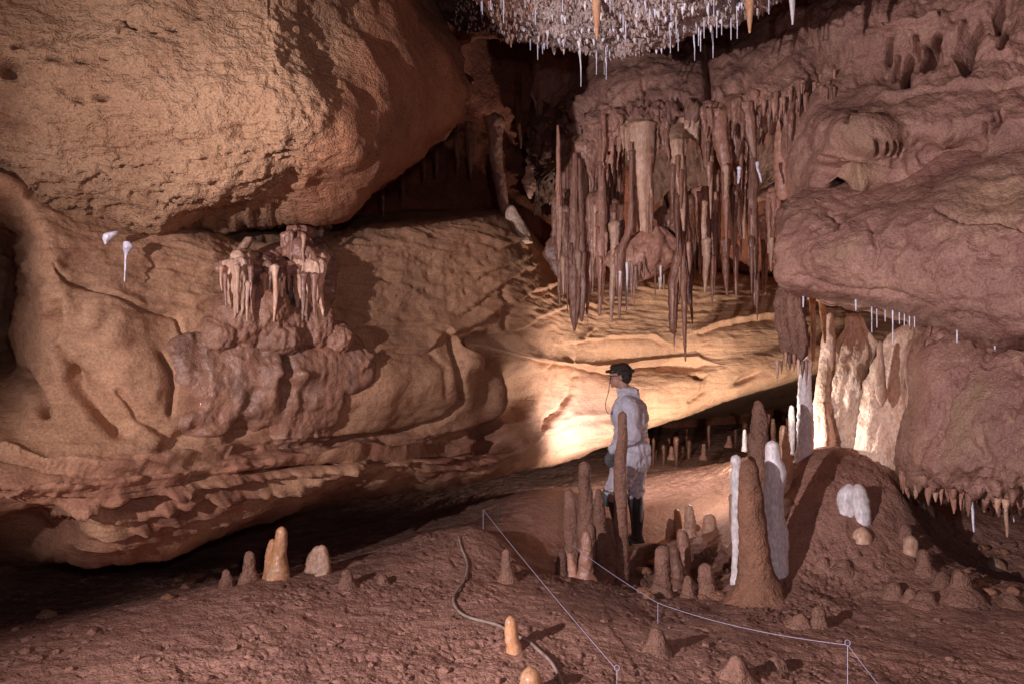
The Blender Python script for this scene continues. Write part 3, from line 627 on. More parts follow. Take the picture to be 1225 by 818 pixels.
def spel_mesh(name, C, R, seed, lump=.12, flute=0.0, nf=7, ridge=0.0, ecc=1.0, round_end=True, seg=20, step=None, fine=.05, wob=.15):
    """tapering dripstone body along the 3-D points C with radii R; lumpy, fluted, with growth rings"""
    C = np.asarray(C, float); R = np.asarray(R, float)
    L = np.concatenate([[0], np.cumsum(np.linalg.norm(np.diff(C, axis=0), axis=1))])
    step = step or max(L[-1]/70, .008)
    n = max(int(L[-1]/step), 10); t = np.linspace(0, L[-1], n+1)
    kn = L/L[-1]
    def itp(Y):
        Y = np.asarray(Y, float); h = np.diff(L); s = np.diff(Y)/h; m = np.r_[s[0], [(s[i]*h[i+1]+s[i+1]*h[i])/(h[i]+h[i+1]) if s[i]*s[i+1] > 0 else 0 for i in range(len(s)-1)], s[-1]] if len(Y) > 2 else np.r_[s[0], s[0]]
        k = np.clip(np.searchsorted(L, t, side='right')-1, 0, len(L)-2); hh = h[k]; q = (t-L[k])/hh
        return (2*q**3-3*q**2+1)*Y[k]+(q**3-2*q**2+q)*hh*m[k]+(-2*q**3+3*q**2)*Y[k+1]+(q**3-q**2)*hh*m[k+1]
    c = np.stack([itp(C[:, i]) for i in range(3)], 1); r = np.maximum(itp(R), 1e-4)
    if round_end:
        e = min(R[-1]*1.2, L[-1]*.4)
        q = np.clip((t-(L[-1]-e))/e, 0, 1); r = r*np.sqrt(np.maximum(1-q*q, 0.0004))
    ph = np.linspace(0, 2*math.pi, seg, endpoint=False)
    cs, sn = np.cos(ph), np.sin(ph)
    rm = np.mean(R)
    wobx = gn(t/(rm*6+.03), seed*1.3, 0, seed)*r*wob*2; woby = gn(t/(rm*6+.03), seed*2.3, 5, seed)*r*wob*2
    Dn = np.stack([cs[None, :]+0*t[:, None], sn[None, :]+0*t[:, None]], -1)
    Q = np.stack([Dn[..., 0]*1.0, Dn[..., 1]*1.0, (t/(rm*2.6))[:, None]+0*Dn[..., 0]], -1)
    k = 1+lump*fbm(Q, 1.3, 3, .55, seed=seed)*1.6
    if fine: k = k+fine*fbm(Q*np.array([1, 1, 1.2]), 5, 2, .6, seed=seed+3)*2
    if flute: k = k+flute*gn(Dn[..., 0]*nf*.35, Dn[..., 1]*nf*.35, (t*.8)[:, None]+0*Dn[..., 0], seed+5)*2
    if ridge: k = k+ridge*gn((t/(rm*.55))[:, None]+0*Dn[..., 0], Dn[..., 0]*.4, Dn[..., 1]*.4, seed+9)*1.6
    rr = r[:, None]*k
    V = np.empty((len(t), seg, 3)); V[..., 0] = (c[:, 0]+wobx)[:, None]+rr*cs; V[..., 1] = (c[:, 1]+woby)[:, None]+rr*sn*ecc; V[..., 2] = c[:, 2][:, None]
    base = C[0].copy()
    V = V.reshape(-1, 3)
    top = np.array([[c[-1, 0]+wobx[-1], c[-1, 1]+woby[-1], c[-1, 2]]]); bot = np.array([[c[0, 0], c[0, 1], c[0, 2]]])
    V = np.concatenate([V, top, bot])-base
    f = grid_faces(len(t), seg, True)
    up = C[-1, 2] > C[0, 2]
    if not up: f = f[:, ::-1]
    i = np.arange(seg); j = (i+1) % seg; o = (len(t)-1)*seg; nt = len(t)*seg
    ct = np.stack([o+i, o+j, np.full(seg, nt), np.full(seg, nt)], 1); cb = np.stack([j, i, np.full(seg, nt+1), np.full(seg, nt+1)], 1)
    me_f = [tuple(x) for x in f]
    me = bpy.data.meshes.new(name)
    tri = [tuple(x[:3]) if up else tuple(x[:3][::-1]) for x in np.concatenate([ct, cb])]
    me.from_pydata([tuple(x) for x in V], [], me_f+tri)
    me.polygons.foreach_set('use_smooth', np.ones(len(me.polygons), bool)); me.update()
    return me, base

_sd = [100]
def spel(name, pts, d, mat, label=None, cat=None, group=None, dd=0.0, scale=1.0, **kw):
    """pts: (u, v, half width in px) from root to tip at distance d (dd = extra distance towards the tip)"""
    _sd[0] += 1
    n = len(pts)
    C = [P(q[0], q[1], d+dd*i/(n-1)+(q[3] if len(q) > 3 else 0)) for i, q in enumerate(pts)]
    R = [q[2]/F*d*scale for q in pts]
    if isinstance(mat, str): mat = M[mat]
    me, base = spel_mesh(name, C, R, _sd[0], **kw)
    me.materials.append(mat)
    o = bpy.data.objects.new(name, me); o.location = base; COL.objects.link(o)
    return tag(o, label, cat or name.replace('_', ' '), group)

def stand(name, pts, mat, label, group=None, d=None, sink=.05, cat=None, **kw):
    """stalagmite: pts from foot to top; the distance comes from the floor under its foot"""
    u, v, w = pts[0]
    if d is None:
        p, nm, _ = hit(u, v); d = p[1]
        if nm != 'cave_floor' and nm is not None and not nm.startswith('cave_floor'):
            dd_ = floor_hit(u, v); d = dd_ or d
    else:
        z = drop(P(u, v, d)[0], d, P(u, v, d)[2]+1.0)       # reach down to the ground there
        vv = 409-z/d*F
        if vv > v: pts = [(u, vv, w*1.08)]+list(pts)
    e = sink/d*F
    fl_ = kw.pop('flare', 1.75 if mat in ('mudstone', 'brown', 'tite') else 1.25); w0 = pts[0][2]; vb = pts[0][1]; hgt = vb-pts[-1][1]
    pts = [(pts[0][0], vb+e+w0*.1, w0*fl_), (pts[0][0], vb-min(w0*.12, hgt*.1), w0*(1+(fl_-1)*.3)), (pts[0][0], vb-min(w0*.55, hgt*.25), (w0*.96+np.interp(.25, [0, 1], [w0, pts[1][2]])*.04))]+[q for q in pts[1:] if q[1] < vb-min(w0*.55, hgt*.25)-1]
    kw.setdefault('lump', .16); kw.setdefault('fine', .08); kw.setdefault('ridge', .05); kw.setdefault('seg', 28)
    return spel(name, pts, d, mat, label, cat, group, **kw)

# ------------------------------------------------------------------ stalagmites
SG = 'stalagmite'
stand(SG, [(905, 706, 24), (903, 680, 21), (902, 640, 17), (899, 600, 15), (897, 570, 12), (895, 548, 9)], 'brown', 'thick ruddy brown rough stalagmite, widest of the tall group at the foot of the mound', lump=.08, fine=.06, d=4.55)
stand(SG, [(912, 640, 15), (912, 580, 12), (909, 540, 11), (908, 500, 9), (907, 478, 3.5)], 'mudstone', 'tall dark reddish knobbly stalagmite rising behind the thick brown one', d=5.1, lump=.2, fine=.12)
stand(SG, [(928, 694, 17), (929, 640, 15), (925, 600, 12), (929, 565, 12), (925, 545, 9), (924, 526, 8)], 'white', 'stout milky white smooth stalagmite right of the thick brown one', d=4.78, lump=.12, fine=.01)
stand(SG, [(882, 695, 8), (883, 640, 7), (882, 600, 8), (881, 570, 7.5), (882, 556, 6), (881, 552, 6.5), (881, 543, 6)], 'white', 'slender white stalagmite with a small round head left of the thick brown one', d=4.9, lump=.12, fine=.02, ridge=.05)
stand(SG, [(876, 640, 3), (875, 612, 3), (874, 590, 2.5)], 'titepale', 'thin short cream spike in the light left of the slender white stalagmite', d=6.4)
stand(SG, [(940, 560, 7), (939, 535, 6), (938, 520, 5), (937, 508, 3)], 'orange', 'small pinkish orange knobbly stalagmite behind the stout white one', d=5.6, lump=.25, fine=.1)
stand(SG, [(743, 684, 9), (743, 650, 9), (743, 610, 8), (743, 575, 8), (744, 545, 7.5), (746, 520, 6), (745, 505, 5.5), (745, 491, 5)], 'mudstone', 'very tall slim grey brown stalagmite directly in front of the caver', d=5.75, lump=.06, fine=.04)
stand(SG, [(702, 660, 11), (700, 620, 10), (699, 590, 8.5), (698, 570, 7), (699, 562, 7.5), (699, 551, 6)], 'mudstone', 'tall cylindrical brown stalagmite with a capped top left of the caver', d=5.75, lump=.1, ridge=.08, fine=.04)
stand(SG, [(683, 650, 10), (682, 625, 9), (682, 600, 7.5), (681, 584, 4.5)], 'mudstone', 'medium brown stalagmite leaning against the left side of the capped one', d=5.85, lump=.12)
stand(SG, [(719, 684, 12), (719, 650, 10.5), (717, 620, 8), (716, 600, 6), (716, 584, 3)], 'mudstone', 'pointed pale brown stalagmite between the capped one and the very tall slim one', d=5.55, lump=.1, fine=.04)
stand(SG, [(729, 684, 8), (730, 650, 6.5), (729, 630, 5), (728, 618, 3)], 'mudstone', 'dark thin stalagmite tucked right behind the pointed pale brown one', d=5.7)
stand(SG, [(701, 692, 10), (701, 665, 8), (701, 645, 6), (701, 634, 3.5)], 'tite', 'reddish pointed stalagmite in front of the pointed pale brown one', d=5.25)
stand(SG, [(706, 670, 7), (706, 645, 6), (706, 626, 4)], 'mudstone', 'small blunt stalagmite peeping over the reddish pointed one', d=5.5)
stand(SG, [(685, 687, 6), (684, 672, 5), (682, 661, 4)], 'tite', 'little finger shaped stalagmite at the left foot of the reddish pointed one', d=5.3)
stand(SG, [(672, 680, 8), (672, 668, 6), (672, 656, 4)], 'mudstone', 'squat stalagmite stub at the left end of the caver\'s cluster', d=5.4)
stand(SG, [(606, 694, 10), (606, 680, 7), (606, 668, 6), (606, 656, 4.5)], 'mudstone', 'pinkish brown stalagmite standing alone on the crest beside the white string')
stand(SG, [(614, 777, 9), (612, 765, 8.5), (612, 750, 8), (611, 736, 5.5)], 'orange', 'single bright orange stalagmite with a pale tip beside the hose', fine=.01, lump=.05)
stand(SG, [(637, 832, 17), (636, 815, 14), (635, 803, 11), (634, 797, 8)], 'orange', 'pale orange stalagmite cut off at the bottom, nearest the viewer', fine=.01, lump=.06)
stand(SG, [(331, 690, 13), (333, 665, 9), (336, 648, 7.5), (337, 636, 6.5), (337, 629, 5)], 'orange', 'glossy cream stalagmite, taller of the fused pair on the left mound', fine=.03)
stand(SG, [(323, 690, 8), (323, 670, 6.5), (325, 655, 6), (326, 644, 4.5)], 'orange', 'shorter cream stalagmite fused to the left side of the tall cream one', fine=.03)
stand(SG, [(298, 687, 8), (298, 675, 7), (298, 664, 5.5), (298, 658, 4)], 'mudstone', 'rusty brown stalagmite left of the cream pair', d=4.62)
stand(SG, [(271, 693, 6), (271, 686, 5), (271, 680, 4)], 'mudstone', 'tiny stub stalagmite at the left end of the mound', d=4.55)
stand(SG, [(376, 673, 9), (378, 660, 7), (380, 652, 4.5)], 'titepale', 'stumpy pink stalagmite, left of the twin stumps right of the cream pair', lump=.25, d=4.75)
stand(SG, [(388, 674, 9), (387, 662, 7), (385, 651, 4.5)], 'titepale', 'stumpy pink stalagmite, right of the twin stumps right of the cream pair', lump=.25, d=4.75)
stand(SG, [(415, 700, 9), (415, 690, 7), (414, 680, 5)], 'mudstone', 'low muddy stalagmite stub on the crest left of the hose')
stand(SG, [(457, 697, 7), (457, 691, 6), (456, 686, 4)], 'mudstone', 'lowest muddy bump on the crest left of the hose')
# right of the person
stand(SG, [(793, 712, 13), (793, 690, 10), (792, 670, 9), (792, 652, 7.5)], 'mudstone', 'blocky rough brown stalagmite, left of the row in the pit right of the caver', d=4.85, fine=.1)
stand(SG, [(810, 690, 9), (808, 670, 7), (806, 652, 5.5)], 'tite', 'smooth tan stalagmite second in the row right of the caver', d=5.5)
stand(SG, [(818, 672, 8), (817, 650, 7.5), (815, 632, 6)], 'tite', 'leaning tan stalagmite behind the gap of the row right of the caver', d=5.8)
stand(SG, [(823, 714, 8.5), (823, 700, 7), (823, 688, 5)], 'mudstone', 'small smooth cone stalagmite at the front of the pit')
stand(SG, [(846, 716, 13), (845, 695, 10), (844, 682, 9), (844, 673, 7)], 'mudstone', 'rough dark stalagmite between the small cone and the thick brown one', d=4.8, fine=.15)
stand(SG, [(811, 632, 5), (810, 618, 4.5), (809, 608, 3)], 'orange', 'small rust red stalagmite in the bright patch behind the pit', d=6.9)
stand(SG, [(825, 640, 7), (825, 620, 6), (824, 603, 4)], 'titepale', 'warty pale stalagmite, tallest in the bright patch behind the pit', d=6.8, lump=.3, fine=.12)
stand(SG, [(849, 640, 9), (849, 628, 8.5), (849, 614, 6.5)], 'titepale', 'fat round headed stalagmite at the right of the bright patch', d=6.8, lump=.15, fine=.1)
stand(SG, [(802, 638, 5), (802, 628, 4.5), (802, 619, 3.5)], 'titepale', 'crumbly little stub at the left of the bright patch', d=6.9, lump=.3, fine=.15)
stand(SG, [(834, 636, 4), (834, 630, 3.5), (834, 626, 2.5)], 'titepale', 'tiny pale button between the warty and the round headed stalagmites', d=7.0)
# on and below the right mound
stand(SG, [(1012, 608, 9), (1011, 597, 9.5), (1013, 586, 8), (1016, 578, 5.5)], 'white', 'left lobe of the cream double stump on the mound', flare=.9, lump=.14, fine=.03, d=5.05)
stand(SG, [(1031, 614, 9), (1030, 600, 9.5), (1028, 586, 8), (1027, 578, 5.5)], 'white', 'right taller lobe of the cream double stump on the mound', flare=.9, lump=.14, fine=.03, d=5.0)
for pts, lb in [
 ([(1083, 645, 7), (1083, 633, 7), (1083, 625, 5)], 'pinkish ribbed stub, topmost of the stair of stubs at the black shadow'),
 ([(1091, 660, 8), (1091, 648, 8), (1091, 640, 5)], 'cream stub, second of the stair of stubs at the black shadow'),
 ([(1106, 680, 9), (1106, 665, 8), (1106, 656, 5)], 'ribbed stub, lowest of the stair of stubs at the black shadow'),
 ([(1071, 714, 11), (1070, 703, 10), (1070, 695, 7)], 'round topped brown stub in front of the mound'),
 ([(1108, 720, 12), (1108, 710, 9), (1108, 704, 6)], 'low blunt stub right of the round topped one'),
 ([(1090, 718, 9), (1090, 709, 7), (1089, 703, 5)], 'small worn stub between the round topped and the blunt ones'),
 ([(1128, 698, 9), (1128, 688, 8), (1128, 683, 5)], 'knob shaped stub left of the broad cone'),
 ([(1152, 714, 20), (1150, 700, 13), (1149, 688, 9), (1148, 680, 6)], 'broad cone shaped stalagmite at the tip of the black shadow'),
 ([(1212, 722, 12), (1210, 716, 10), (1209, 711, 6)], 'flat button stub farthest right beside the black shadow'),
 ([(979, 748, 10), (979, 738, 8.5), (979, 730, 7), (979, 724, 5)], 'solitary pale tipped stalagmite on the trampled mud right of the string'),
 ([(957, 748, 13), (958, 740, 9), (958, 733, 5)], 'rough muddy cone just left of the pale tipped stalagmite'),
 ([(785, 776, 14), (785, 762, 10), (785, 750, 6)], 'muddy cone below the string left of its knot'),
 ([(880, 812, 18), (881, 796, 12), (881, 784, 7)], 'coarse muddy cone nearest the viewer, left of the knotted loop'),
 ([(931, 800, 13), (931, 790, 10), (930, 784, 6)], 'low blunt muddy cone left of the knotted string end'),
 ([(1032, 640, 10), (1032, 634, 8), (1032, 630, 5)], 'smooth pink bump below the cream double stump'),
 ([(985, 673, 6), (985, 668, 5), (985, 665, 3)], 'pimple sized bump, left of two on the front of the mound'),
 ([(1010, 678, 9), (1010, 672, 8), (1010, 668, 5)], 'warty bump, right of two on the front of the mound'),
 ([(1190, 675, 9), (1190, 670, 8), (1190, 666, 5)], 'pale pebble like stub on the dark ground near the right edge')]:
    stand(SG, pts, 'mudstone' if 'cream' not in lb and 'pale peb' not in lb else 'titepale', lb, lump=.14, fine=.06, sink=.04)
# white stalagmites behind the mound
stand(SG, [(963, 545, 10), (963, 510, 9.5), (963, 470, 8), (963, 440, 6.5), (963, 424, 3.5)], 'white', 'tall bright pinkish white stalagmite on the left shoulder of the mound', d=5.75, lump=.14, fine=.05, wob=.05)
stand(SG, [(986, 545, 18), (984, 500, 15), (985, 470, 9.5), (987, 440, 8), (991, 400, 7), (993, 374, 4)], 'cream', 'slender cream pillar right of the bright white stalagmite', d=6.1, lump=.14, fine=.05)
stand(SG, [(990, 535, 10), (988, 505, 6.5), (986, 480, 3)], 'titepale', 'small pinkish cone leaning on the foot of the slender cream pillar', d=5.95)
stand('flowstone_column', [(1022, 570, 32), (1018, 530, 28), (1016, 490, 25), (1018, 450, 24), (1022, 410, 22), (1022, 392, 12), (1020, 374, 7)], 'cream', 'massive fluted cream flowstone column behind the mound', d=6.1, lump=.3, flute=.2, fine=.08, seg=72, ecc=.8)
stand('flowstone_mass', [(1058, 600, 40), (1058, 560, 38), (1062, 500, 36), (1070, 450, 30), (1082, 410, 22), (1095, 385, 16)], 'cream', 'pitted porous cream flowstone mass leaning against the curtain', d=5.8, lump=.2, fine=.10, seg=64, ecc=.7)
spel(SG, [(1055, 486, 1), (1055, 478, 5), (1054, 455, 5.5), (1053, 430, 4), (1053, 408, 2.5)], 5.45, 'titepale', 'thin pink spire on top of the porous cream mass')
# distant pale forms in the dark
for i, (u0, v0, v1, w) in enumerate([(947, 515, 484, 4), (891, 535, 513, 3), (872, 530, 520, 3), (925, 530, 500, 3.5), (842, 545, 530, 3), (803, 545, 533, 3)]):
    stand(SG, [(u0, v0, w), (u0, (v0+v1)/2, w*.9), (u0, v1, w*.6)], 'white' if i < 2 else 'mudstone',
          ['distant white stalagmite in the dark left of the bright pinkish white one', 'dim white stalagmite deep in the dark behind the slender white one', 'dim stub, right of the three deep behind the bright floor', 'dim brown stalagmite just right of the dark knobbly one', 'dim stub, middle of the three deep behind the bright floor', 'dim stub, left of the three deep behind the bright floor'][i], d=9.0+.3*i)

# ------------------------------------------------------------------ large stalactites
ST_ = 'stalactite'
def hang(pts, d, mat, label=None, group=None, name=ST_, up=14, auto=True, **kw):
    u, v, w = pts[0]
    p, nm, nr = hit(u, v)
    if auto and p is not None and abs(p[1]-d) < .7: d = p[1]+.02; up = up*.6
    kw.setdefault('flute', .10); kw.setdefault('lump', .20); kw.setdefault('fine', .10); kw.setdefault('seg', 28); kw.setdefault('round_end', pts[-1][2] > 2.5)
    kw.setdefault('ridge', .05)
    if v > 205 and 660 < u < 930 and name == ST_ and random.random() < .6 and mat in ('tite', 'titedark'):
        j = random.uniform(-3, 3); return spel(name, [(u+j, max(150, v-95), w*.35), (u+j*.6, v-60, w*.62), (u, v-22, w*.75)]+list(pts), d, mat, label, None, group, **kw)
    if v > 205 or name != ST_ or up < 12 and not auto:
        return spel(name, [(u, v-up-w*.5, w*.25), (u, v-up, w*.95), (u, v-up*.4, w*1.12)]+list(pts), d, mat, label, None, group, **kw)
    return spel(name, [(u, v-up*1.5-w*.2, w*1.1, .5), (u, v-up*.9-w*.1, w*1.15, .26), (u, v-up*.2, w*1.08, .05)]+list(pts), d, mat, label, None, group, **kw)
hang([(767, 152, 17), (768, 190, 15), (769, 225, 11), (771, 260, 8), (772, 282, 6)], 5.7, 'titepale', 'great fat carrot shaped stalactite with a blunt end, largest of the central cluster', lump=.08, fine=.03, seg=32)
hang([(845, 140, 11), (845, 165, 9), (846, 190, 6), (846, 204, 4)], 5.6, 'tite', 'leftmost of the four thick teeth hanging side by side')
hang([(862, 136, 11), (864, 165, 10), (868, 190, 8), (870, 208, 5)], 5.55, 'tite', 'longest blunt tooth, second of the four thick teeth', lump=.06)
hang([(877, 132, 10), (879, 156, 9), (881, 180, 6), (881, 194, 2.5)], 5.55, 'tite', 'pointed tooth, third of the four thick teeth', lump=.06)
hang([(892, 126, 9), (896, 148, 8), (900, 170, 5), (903, 190, 2.2)], 5.5, 'tite', 'rightmost slanting tooth of the four thick teeth', lump=.06)
hang([(932, 142, 9), (933, 170, 8), (935, 205, 8.5), (937, 240, 8)], 5.3, 'tite', 'straight brown column reaching down beside the right wall', name='dripstone_column', up=10, lump=.06)
hang([(811, 170, 8), (813, 200, 7), (816, 240, 4.5), (818, 277, 1.5)], 5.65, 'titepale', 'long slim tapering stalactite between the fat carrot and the four teeth')
hang([(806, 150, 6), (807, 170, 5), (809, 195, 3)], 5.75, 'tite', 'short stalactite overlapping the top of the long slim one')
hang([(695, 175, 7), (697, 210, 6), (699, 250, 4), (700, 292, 1.6)], 6.3, 'titepale', 'long pale pinkish stalactite at the left side of the cluster')
hang([(683, 188, 4), (684, 220, 3.5), (686, 252, 1.6)], 6.35, 'titepale', 'thin white frayed stalactite at the left edge of the cluster')
hang([(711, 152, 8), (712, 180, 7), (712, 205, 4.5), (711, 230, 1.6)], 6.1, 'tite', 'leaf shaped stalactite between the long pale one and the fat carrot')
hang([(720, 250, 6), (719, 300, 6.5), (719, 340, 4), (717, 378, 1.4)], 6.2, 'tite', 'lower spindle shaped stalactite under the leaf shaped one', up=20)
hang([(735, 280, 6), (734, 320, 4.5), (731, 386, 1.6)], 6.1, 'titepale', 'crooked pale stalactite hanging low left of the shelf')
hang([(755, 265, 4), (744, 300, 5), (742, 345, 3), (741, 380, 1.0)], 6.0, 'tite', 'slim stalactite at the left rim of the shelf')
hang([(820, 282, 7), (814, 310, 8), (806, 345, 6), (806, 400, 4)], 5.8, 'titedark', 'dark ragged drapery hanging right of the shelf', flute=.2)
hang([(818, 340, 4), (819, 390, 2.5), (820, 432, .9)], 5.75, 'titedark', 'thin dark spine that reaches lowest right of the shelf')
hang([(842, 255, 3.5), (842, 280, 3), (841, 306, 1)], 5.9, 'titepale', 'short white tipped stalactite under the leftmost tooth')
hang([(869, 212, 3.4), (868, 235, 2.6), (867, 258, 1)], 5.6, 'titepale', 'white dripping tip below the longest blunt tooth')
hang([(900, 226, 7), (901, 280, 6.5), (902, 330, 4), (904, 366, 1.2)], 5.9, 'tite', 'long brown stalactite under the slanting tooth')
hang([(868, 300, 5), (869, 325, 4), (870, 354, 1)], 5.8, 'titedark', 'hooked grey stalactite low in the middle of the right part')
hang([(846, 300, 4.5), (845, 325, 3.5), (843, 350, 1)], 5.85, 'titepale', 'whitish blade low under the teeth')
hang([(858, 210, 5), (859, 240, 4), (860, 272, 1.4)], 6.2, 'titedark', 'dark stalactite behind the white dripping tip')
hang([(914, 272, 5), (915, 310, 4), (915, 352, 1.2)], 6.1, 'tite', 'slim brown stalactite beside the right wall')
hang([(884, 206, 2.0), (884, 212, 1.7), (883, 220, 1)], 5.5, 'straw', 'blue white icicle tip below the third tooth', name='soda_straw', up=6)
hang([(906, 200, 1.6), (909, 210, 1.4), (911, 219, .8)], 5.5, 'straw', 'blue white icicle tip right of the rightmost tooth', name='soda_straw', up=6)
for (u0, v0, v1, w, lb) in [(668, 225, 312, 3.5, 'outermost thin stalactite at the left end of the glistening drapery'), (676, 262, 352, 5, 'glistening brown stalactite, second from the left in the low drapery'),
                        (686, 278, 396, 7, 'broad glistening drapery blade that hangs lowest on the left'), (695, 285, 385, 5, 'glistening blade right of the lowest drapery blade')]:
    hang([(u0, v0, w), (u0+1, (v0+v1)/2, w*1.1), (u0+1, v1-18, w*.7), (u0+1, v1, 1.2)], 6.35, 'tite', lb, flute=.15)
spel('flowstone_shelf', [(782, 272, 10), (780, 285, 26), (776, 298, 38), (772, 310, 40), (768, 322, 30), (764, 332, 16), (762, 338, 6)], 6.15, 'tite', 'rounded flowstone shelf with drips below the fat carrot stalactite', 'flowstone', lump=.22, fine=.10, flute=.12, seg=64, ecc=.7)
spel('flowstone_shelf', [(690, 250, 10), (686, 275, 22), (684, 300, 28), (686, 322, 22), (688, 345, 12), (690, 362, 4)], 6.75, 'tite', 'glistening brown flowstone boss behind the low left drapery', 'flowstone', lump=.22, fine=.10, flute=.2, seg=56, ecc=.6)
spel('flowstone_shelf', [(946, 344, 14), (946, 362, 17), (948, 390, 17), (950, 412, 16), (951, 428, 11), (950, 436, 5)], 5.2, 'mudstone', 'dark mauve hanging block below the left end of the overhang', 'flowstone', lump=.18, fine=.10, flute=.2, seg=48, ecc=.7)
hang([(972, 360, 3.5), (973, 400, 3), (972, 432, 2)], 5.6, 'orange', 'thin rusty drip column between the hanging block and the slender cream pillar', name='dripstone_column')
hang([(984, 365, 4), (986, 388, 3), (987, 410, 1.2)], 5.7, 'orange', 'short orange stalactite under the overhang')
spel(SG, [(934, 300, 6), (935, 280, 7), (935, 262, 6.5), (935, 248, 5)], 5.15, 'tite', 'lumpy stump directly under the straight brown column')
spel(SG, [(953, 285, 11), (952, 262, 11), (951, 245, 8), (950, 236, 5)], 5.05, 'mudstone', 'fat stump on the left shoulder of the overhanging bulge', lump=.1)
spel(SG, [(974, 280, 6), (974, 268, 5.5), (973, 260, 3.5)], 4.85, 'mudstone', 'small stump on the overhanging bulge right of the fat stump')
# in the dark upper cavity
hang([(592, 160, 9), (594, 190, 7.5), (598, 222, 6.5), (603, 250, 5.5), (608, 271, 4.5)], 7.6, 'tite', 'pale leaning column ending on the shelf of the left wall', name='dripstone_column', up=20)
spel('flowstone_column', [(622, 290, 16), (618, 272, 13), (612, 255, 8), (610, 245, 5)], 7.0, 'cream', 'knobby cream boss on the shelf end beside the leaning column', 'flowstone', lump=.2)
hang([(633, 208, 4), (632, 218, 8), (633, 229, 5), (634, 238, 1.5)], 6.9, 'titepale', 'small frayed pale stalactite lit on its own in the dark cavity', up=8, lump=.35, fine=.12)
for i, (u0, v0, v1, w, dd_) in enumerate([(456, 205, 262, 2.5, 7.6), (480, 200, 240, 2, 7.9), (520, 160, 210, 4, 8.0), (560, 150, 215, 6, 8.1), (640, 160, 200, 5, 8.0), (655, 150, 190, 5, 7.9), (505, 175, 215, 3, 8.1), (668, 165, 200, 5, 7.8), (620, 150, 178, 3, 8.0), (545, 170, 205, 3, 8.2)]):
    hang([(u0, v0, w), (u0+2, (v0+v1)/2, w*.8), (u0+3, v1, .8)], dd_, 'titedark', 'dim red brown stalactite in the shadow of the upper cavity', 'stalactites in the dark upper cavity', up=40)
# left wall ornaments
p = on_wall(128, 283, .10)
spel('helictite', [(139, 277, 3), (131, 281, 6.5), (127, 287, 3.5), (126, 293, 1)], p[1], 'straw', 'small lavender white curled crystal on the left wall, upper of two', 'helictite', lump=.4, dd=-.05)
spel('helictite', [(152, 289, 3), (153, 295, 5.5), (151, 303, 2.2), (150, 318, 1.2), (149, 338, .7)], on_wall(152, 292, .12)[1], 'straw', 'white crystal with a long hanging straw on the left wall, lower of two', 'helictite', lump=.35)
spel('flowstone_drapery', [(298, 284, 4), (293, 293, 6), (286, 303, 5), (281, 311, 2)], on_wall(290, 296, .12)[1], 'titepale', 'small pale folded drapery just under the lip of the overhang', 'drapery', lump=.3)
def blob(parts, voxel, mat, name, parent=None, smooth=3, disp=None):
    """parts: ('c', p0, r0, p1, r1) tapered capsules and ('e', centre, radii[, rot]) ellipsoids fused into one skin"""
    bm = bmesh.new()
    for q in parts:
        if q[0] == 'e':
            r = bmesh.ops.create_uvsphere(bm, u_segments=28, v_segments=18, radius=1)
            c = Vector(q[1]); s = q[2]; ry = q[3] if len(q) > 3 else 0
            for v in r['verts']:
                x, y, z = v.co.x*s[0], v.co.y*s[1], v.co.z*s[2]
                v.co = c+Vector((x*math.cos(ry)+z*math.sin(ry), y, -x*math.sin(ry)+z*math.cos(ry)))
        else:
            _, a, ra, b, rb = q; a = Vector(a); b = Vector(b); n = 10
            ax = (b-a); L = ax.length; ax.normalize()
            rot = ax.to_track_quat('Z', 'Y').to_matrix()
            prof = [(-ra*math.cos(t), ra*math.sin(t)) for t in np.linspace(0.02, math.pi/2, 6)]+[(L+rb*math.sin(t), rb*math.cos(t)) for t in np.linspace(0, math.pi/2-.02, 6)]
            rings = []
            for z, r in prof:
                rings.append([bm.verts.new(a+rot @ Vector((r*math.cos(k*math.pi/8), r*math.sin(k*math.pi/8), z))) for k in range(16)])
            for r0, r1 in zip(rings[:-1], rings[1:]):
                for k in range(16): bm.faces.new((r0[k], r0[(k+1) % 16], r1[(k+1) % 16], r1[k]))
            bm.faces.new(rings[0][::-1]); bm.faces.new(rings[-1])
    me = bpy.data.meshes.new('t'); bm.to_mesh(me); bm.free()
    t = bpy.data.objects.new('t', me); COL.objects.link(t)
    m = t.modifiers.new('r', 'REMESH'); m.mode = 'VOXEL'; m.voxel_size = voxel; m.use_smooth_shade = True
    m = t.modifiers.new('s', 'SMOOTH'); m.factor = .5; m.iterations = smooth
    me2 = bpy.data.meshes.new_from_object(t.evaluated_get(bpy.context.evaluated_depsgraph_get()))
    bpy.data.objects.remove(t); me2.name = name
    if disp is not None:
        n = len(me2.vertices); X = np.empty(n*3, np.float32); me2.vertices.foreach_get('co', X); X = X.reshape(-1, 3)
        NN = np.empty(n*3, np.float32); me2.vertices.foreach_get('normal', NN); NN = NN.reshape(-1, 3)
        X = X+NN*disp(X, NN)[:, None]; me2.vertices.foreach_set('co', X.ravel().astype(np.float32)); me2.update()
    me2.materials.clear(); me2.materials.append(mat)
    me2.polygons.foreach_set('use_smooth', np.ones(len(me2.polygons), bool))
    o = bpy.data.objects.new(name, me2); COL.objects.link(o); o.parent = parent
    return o
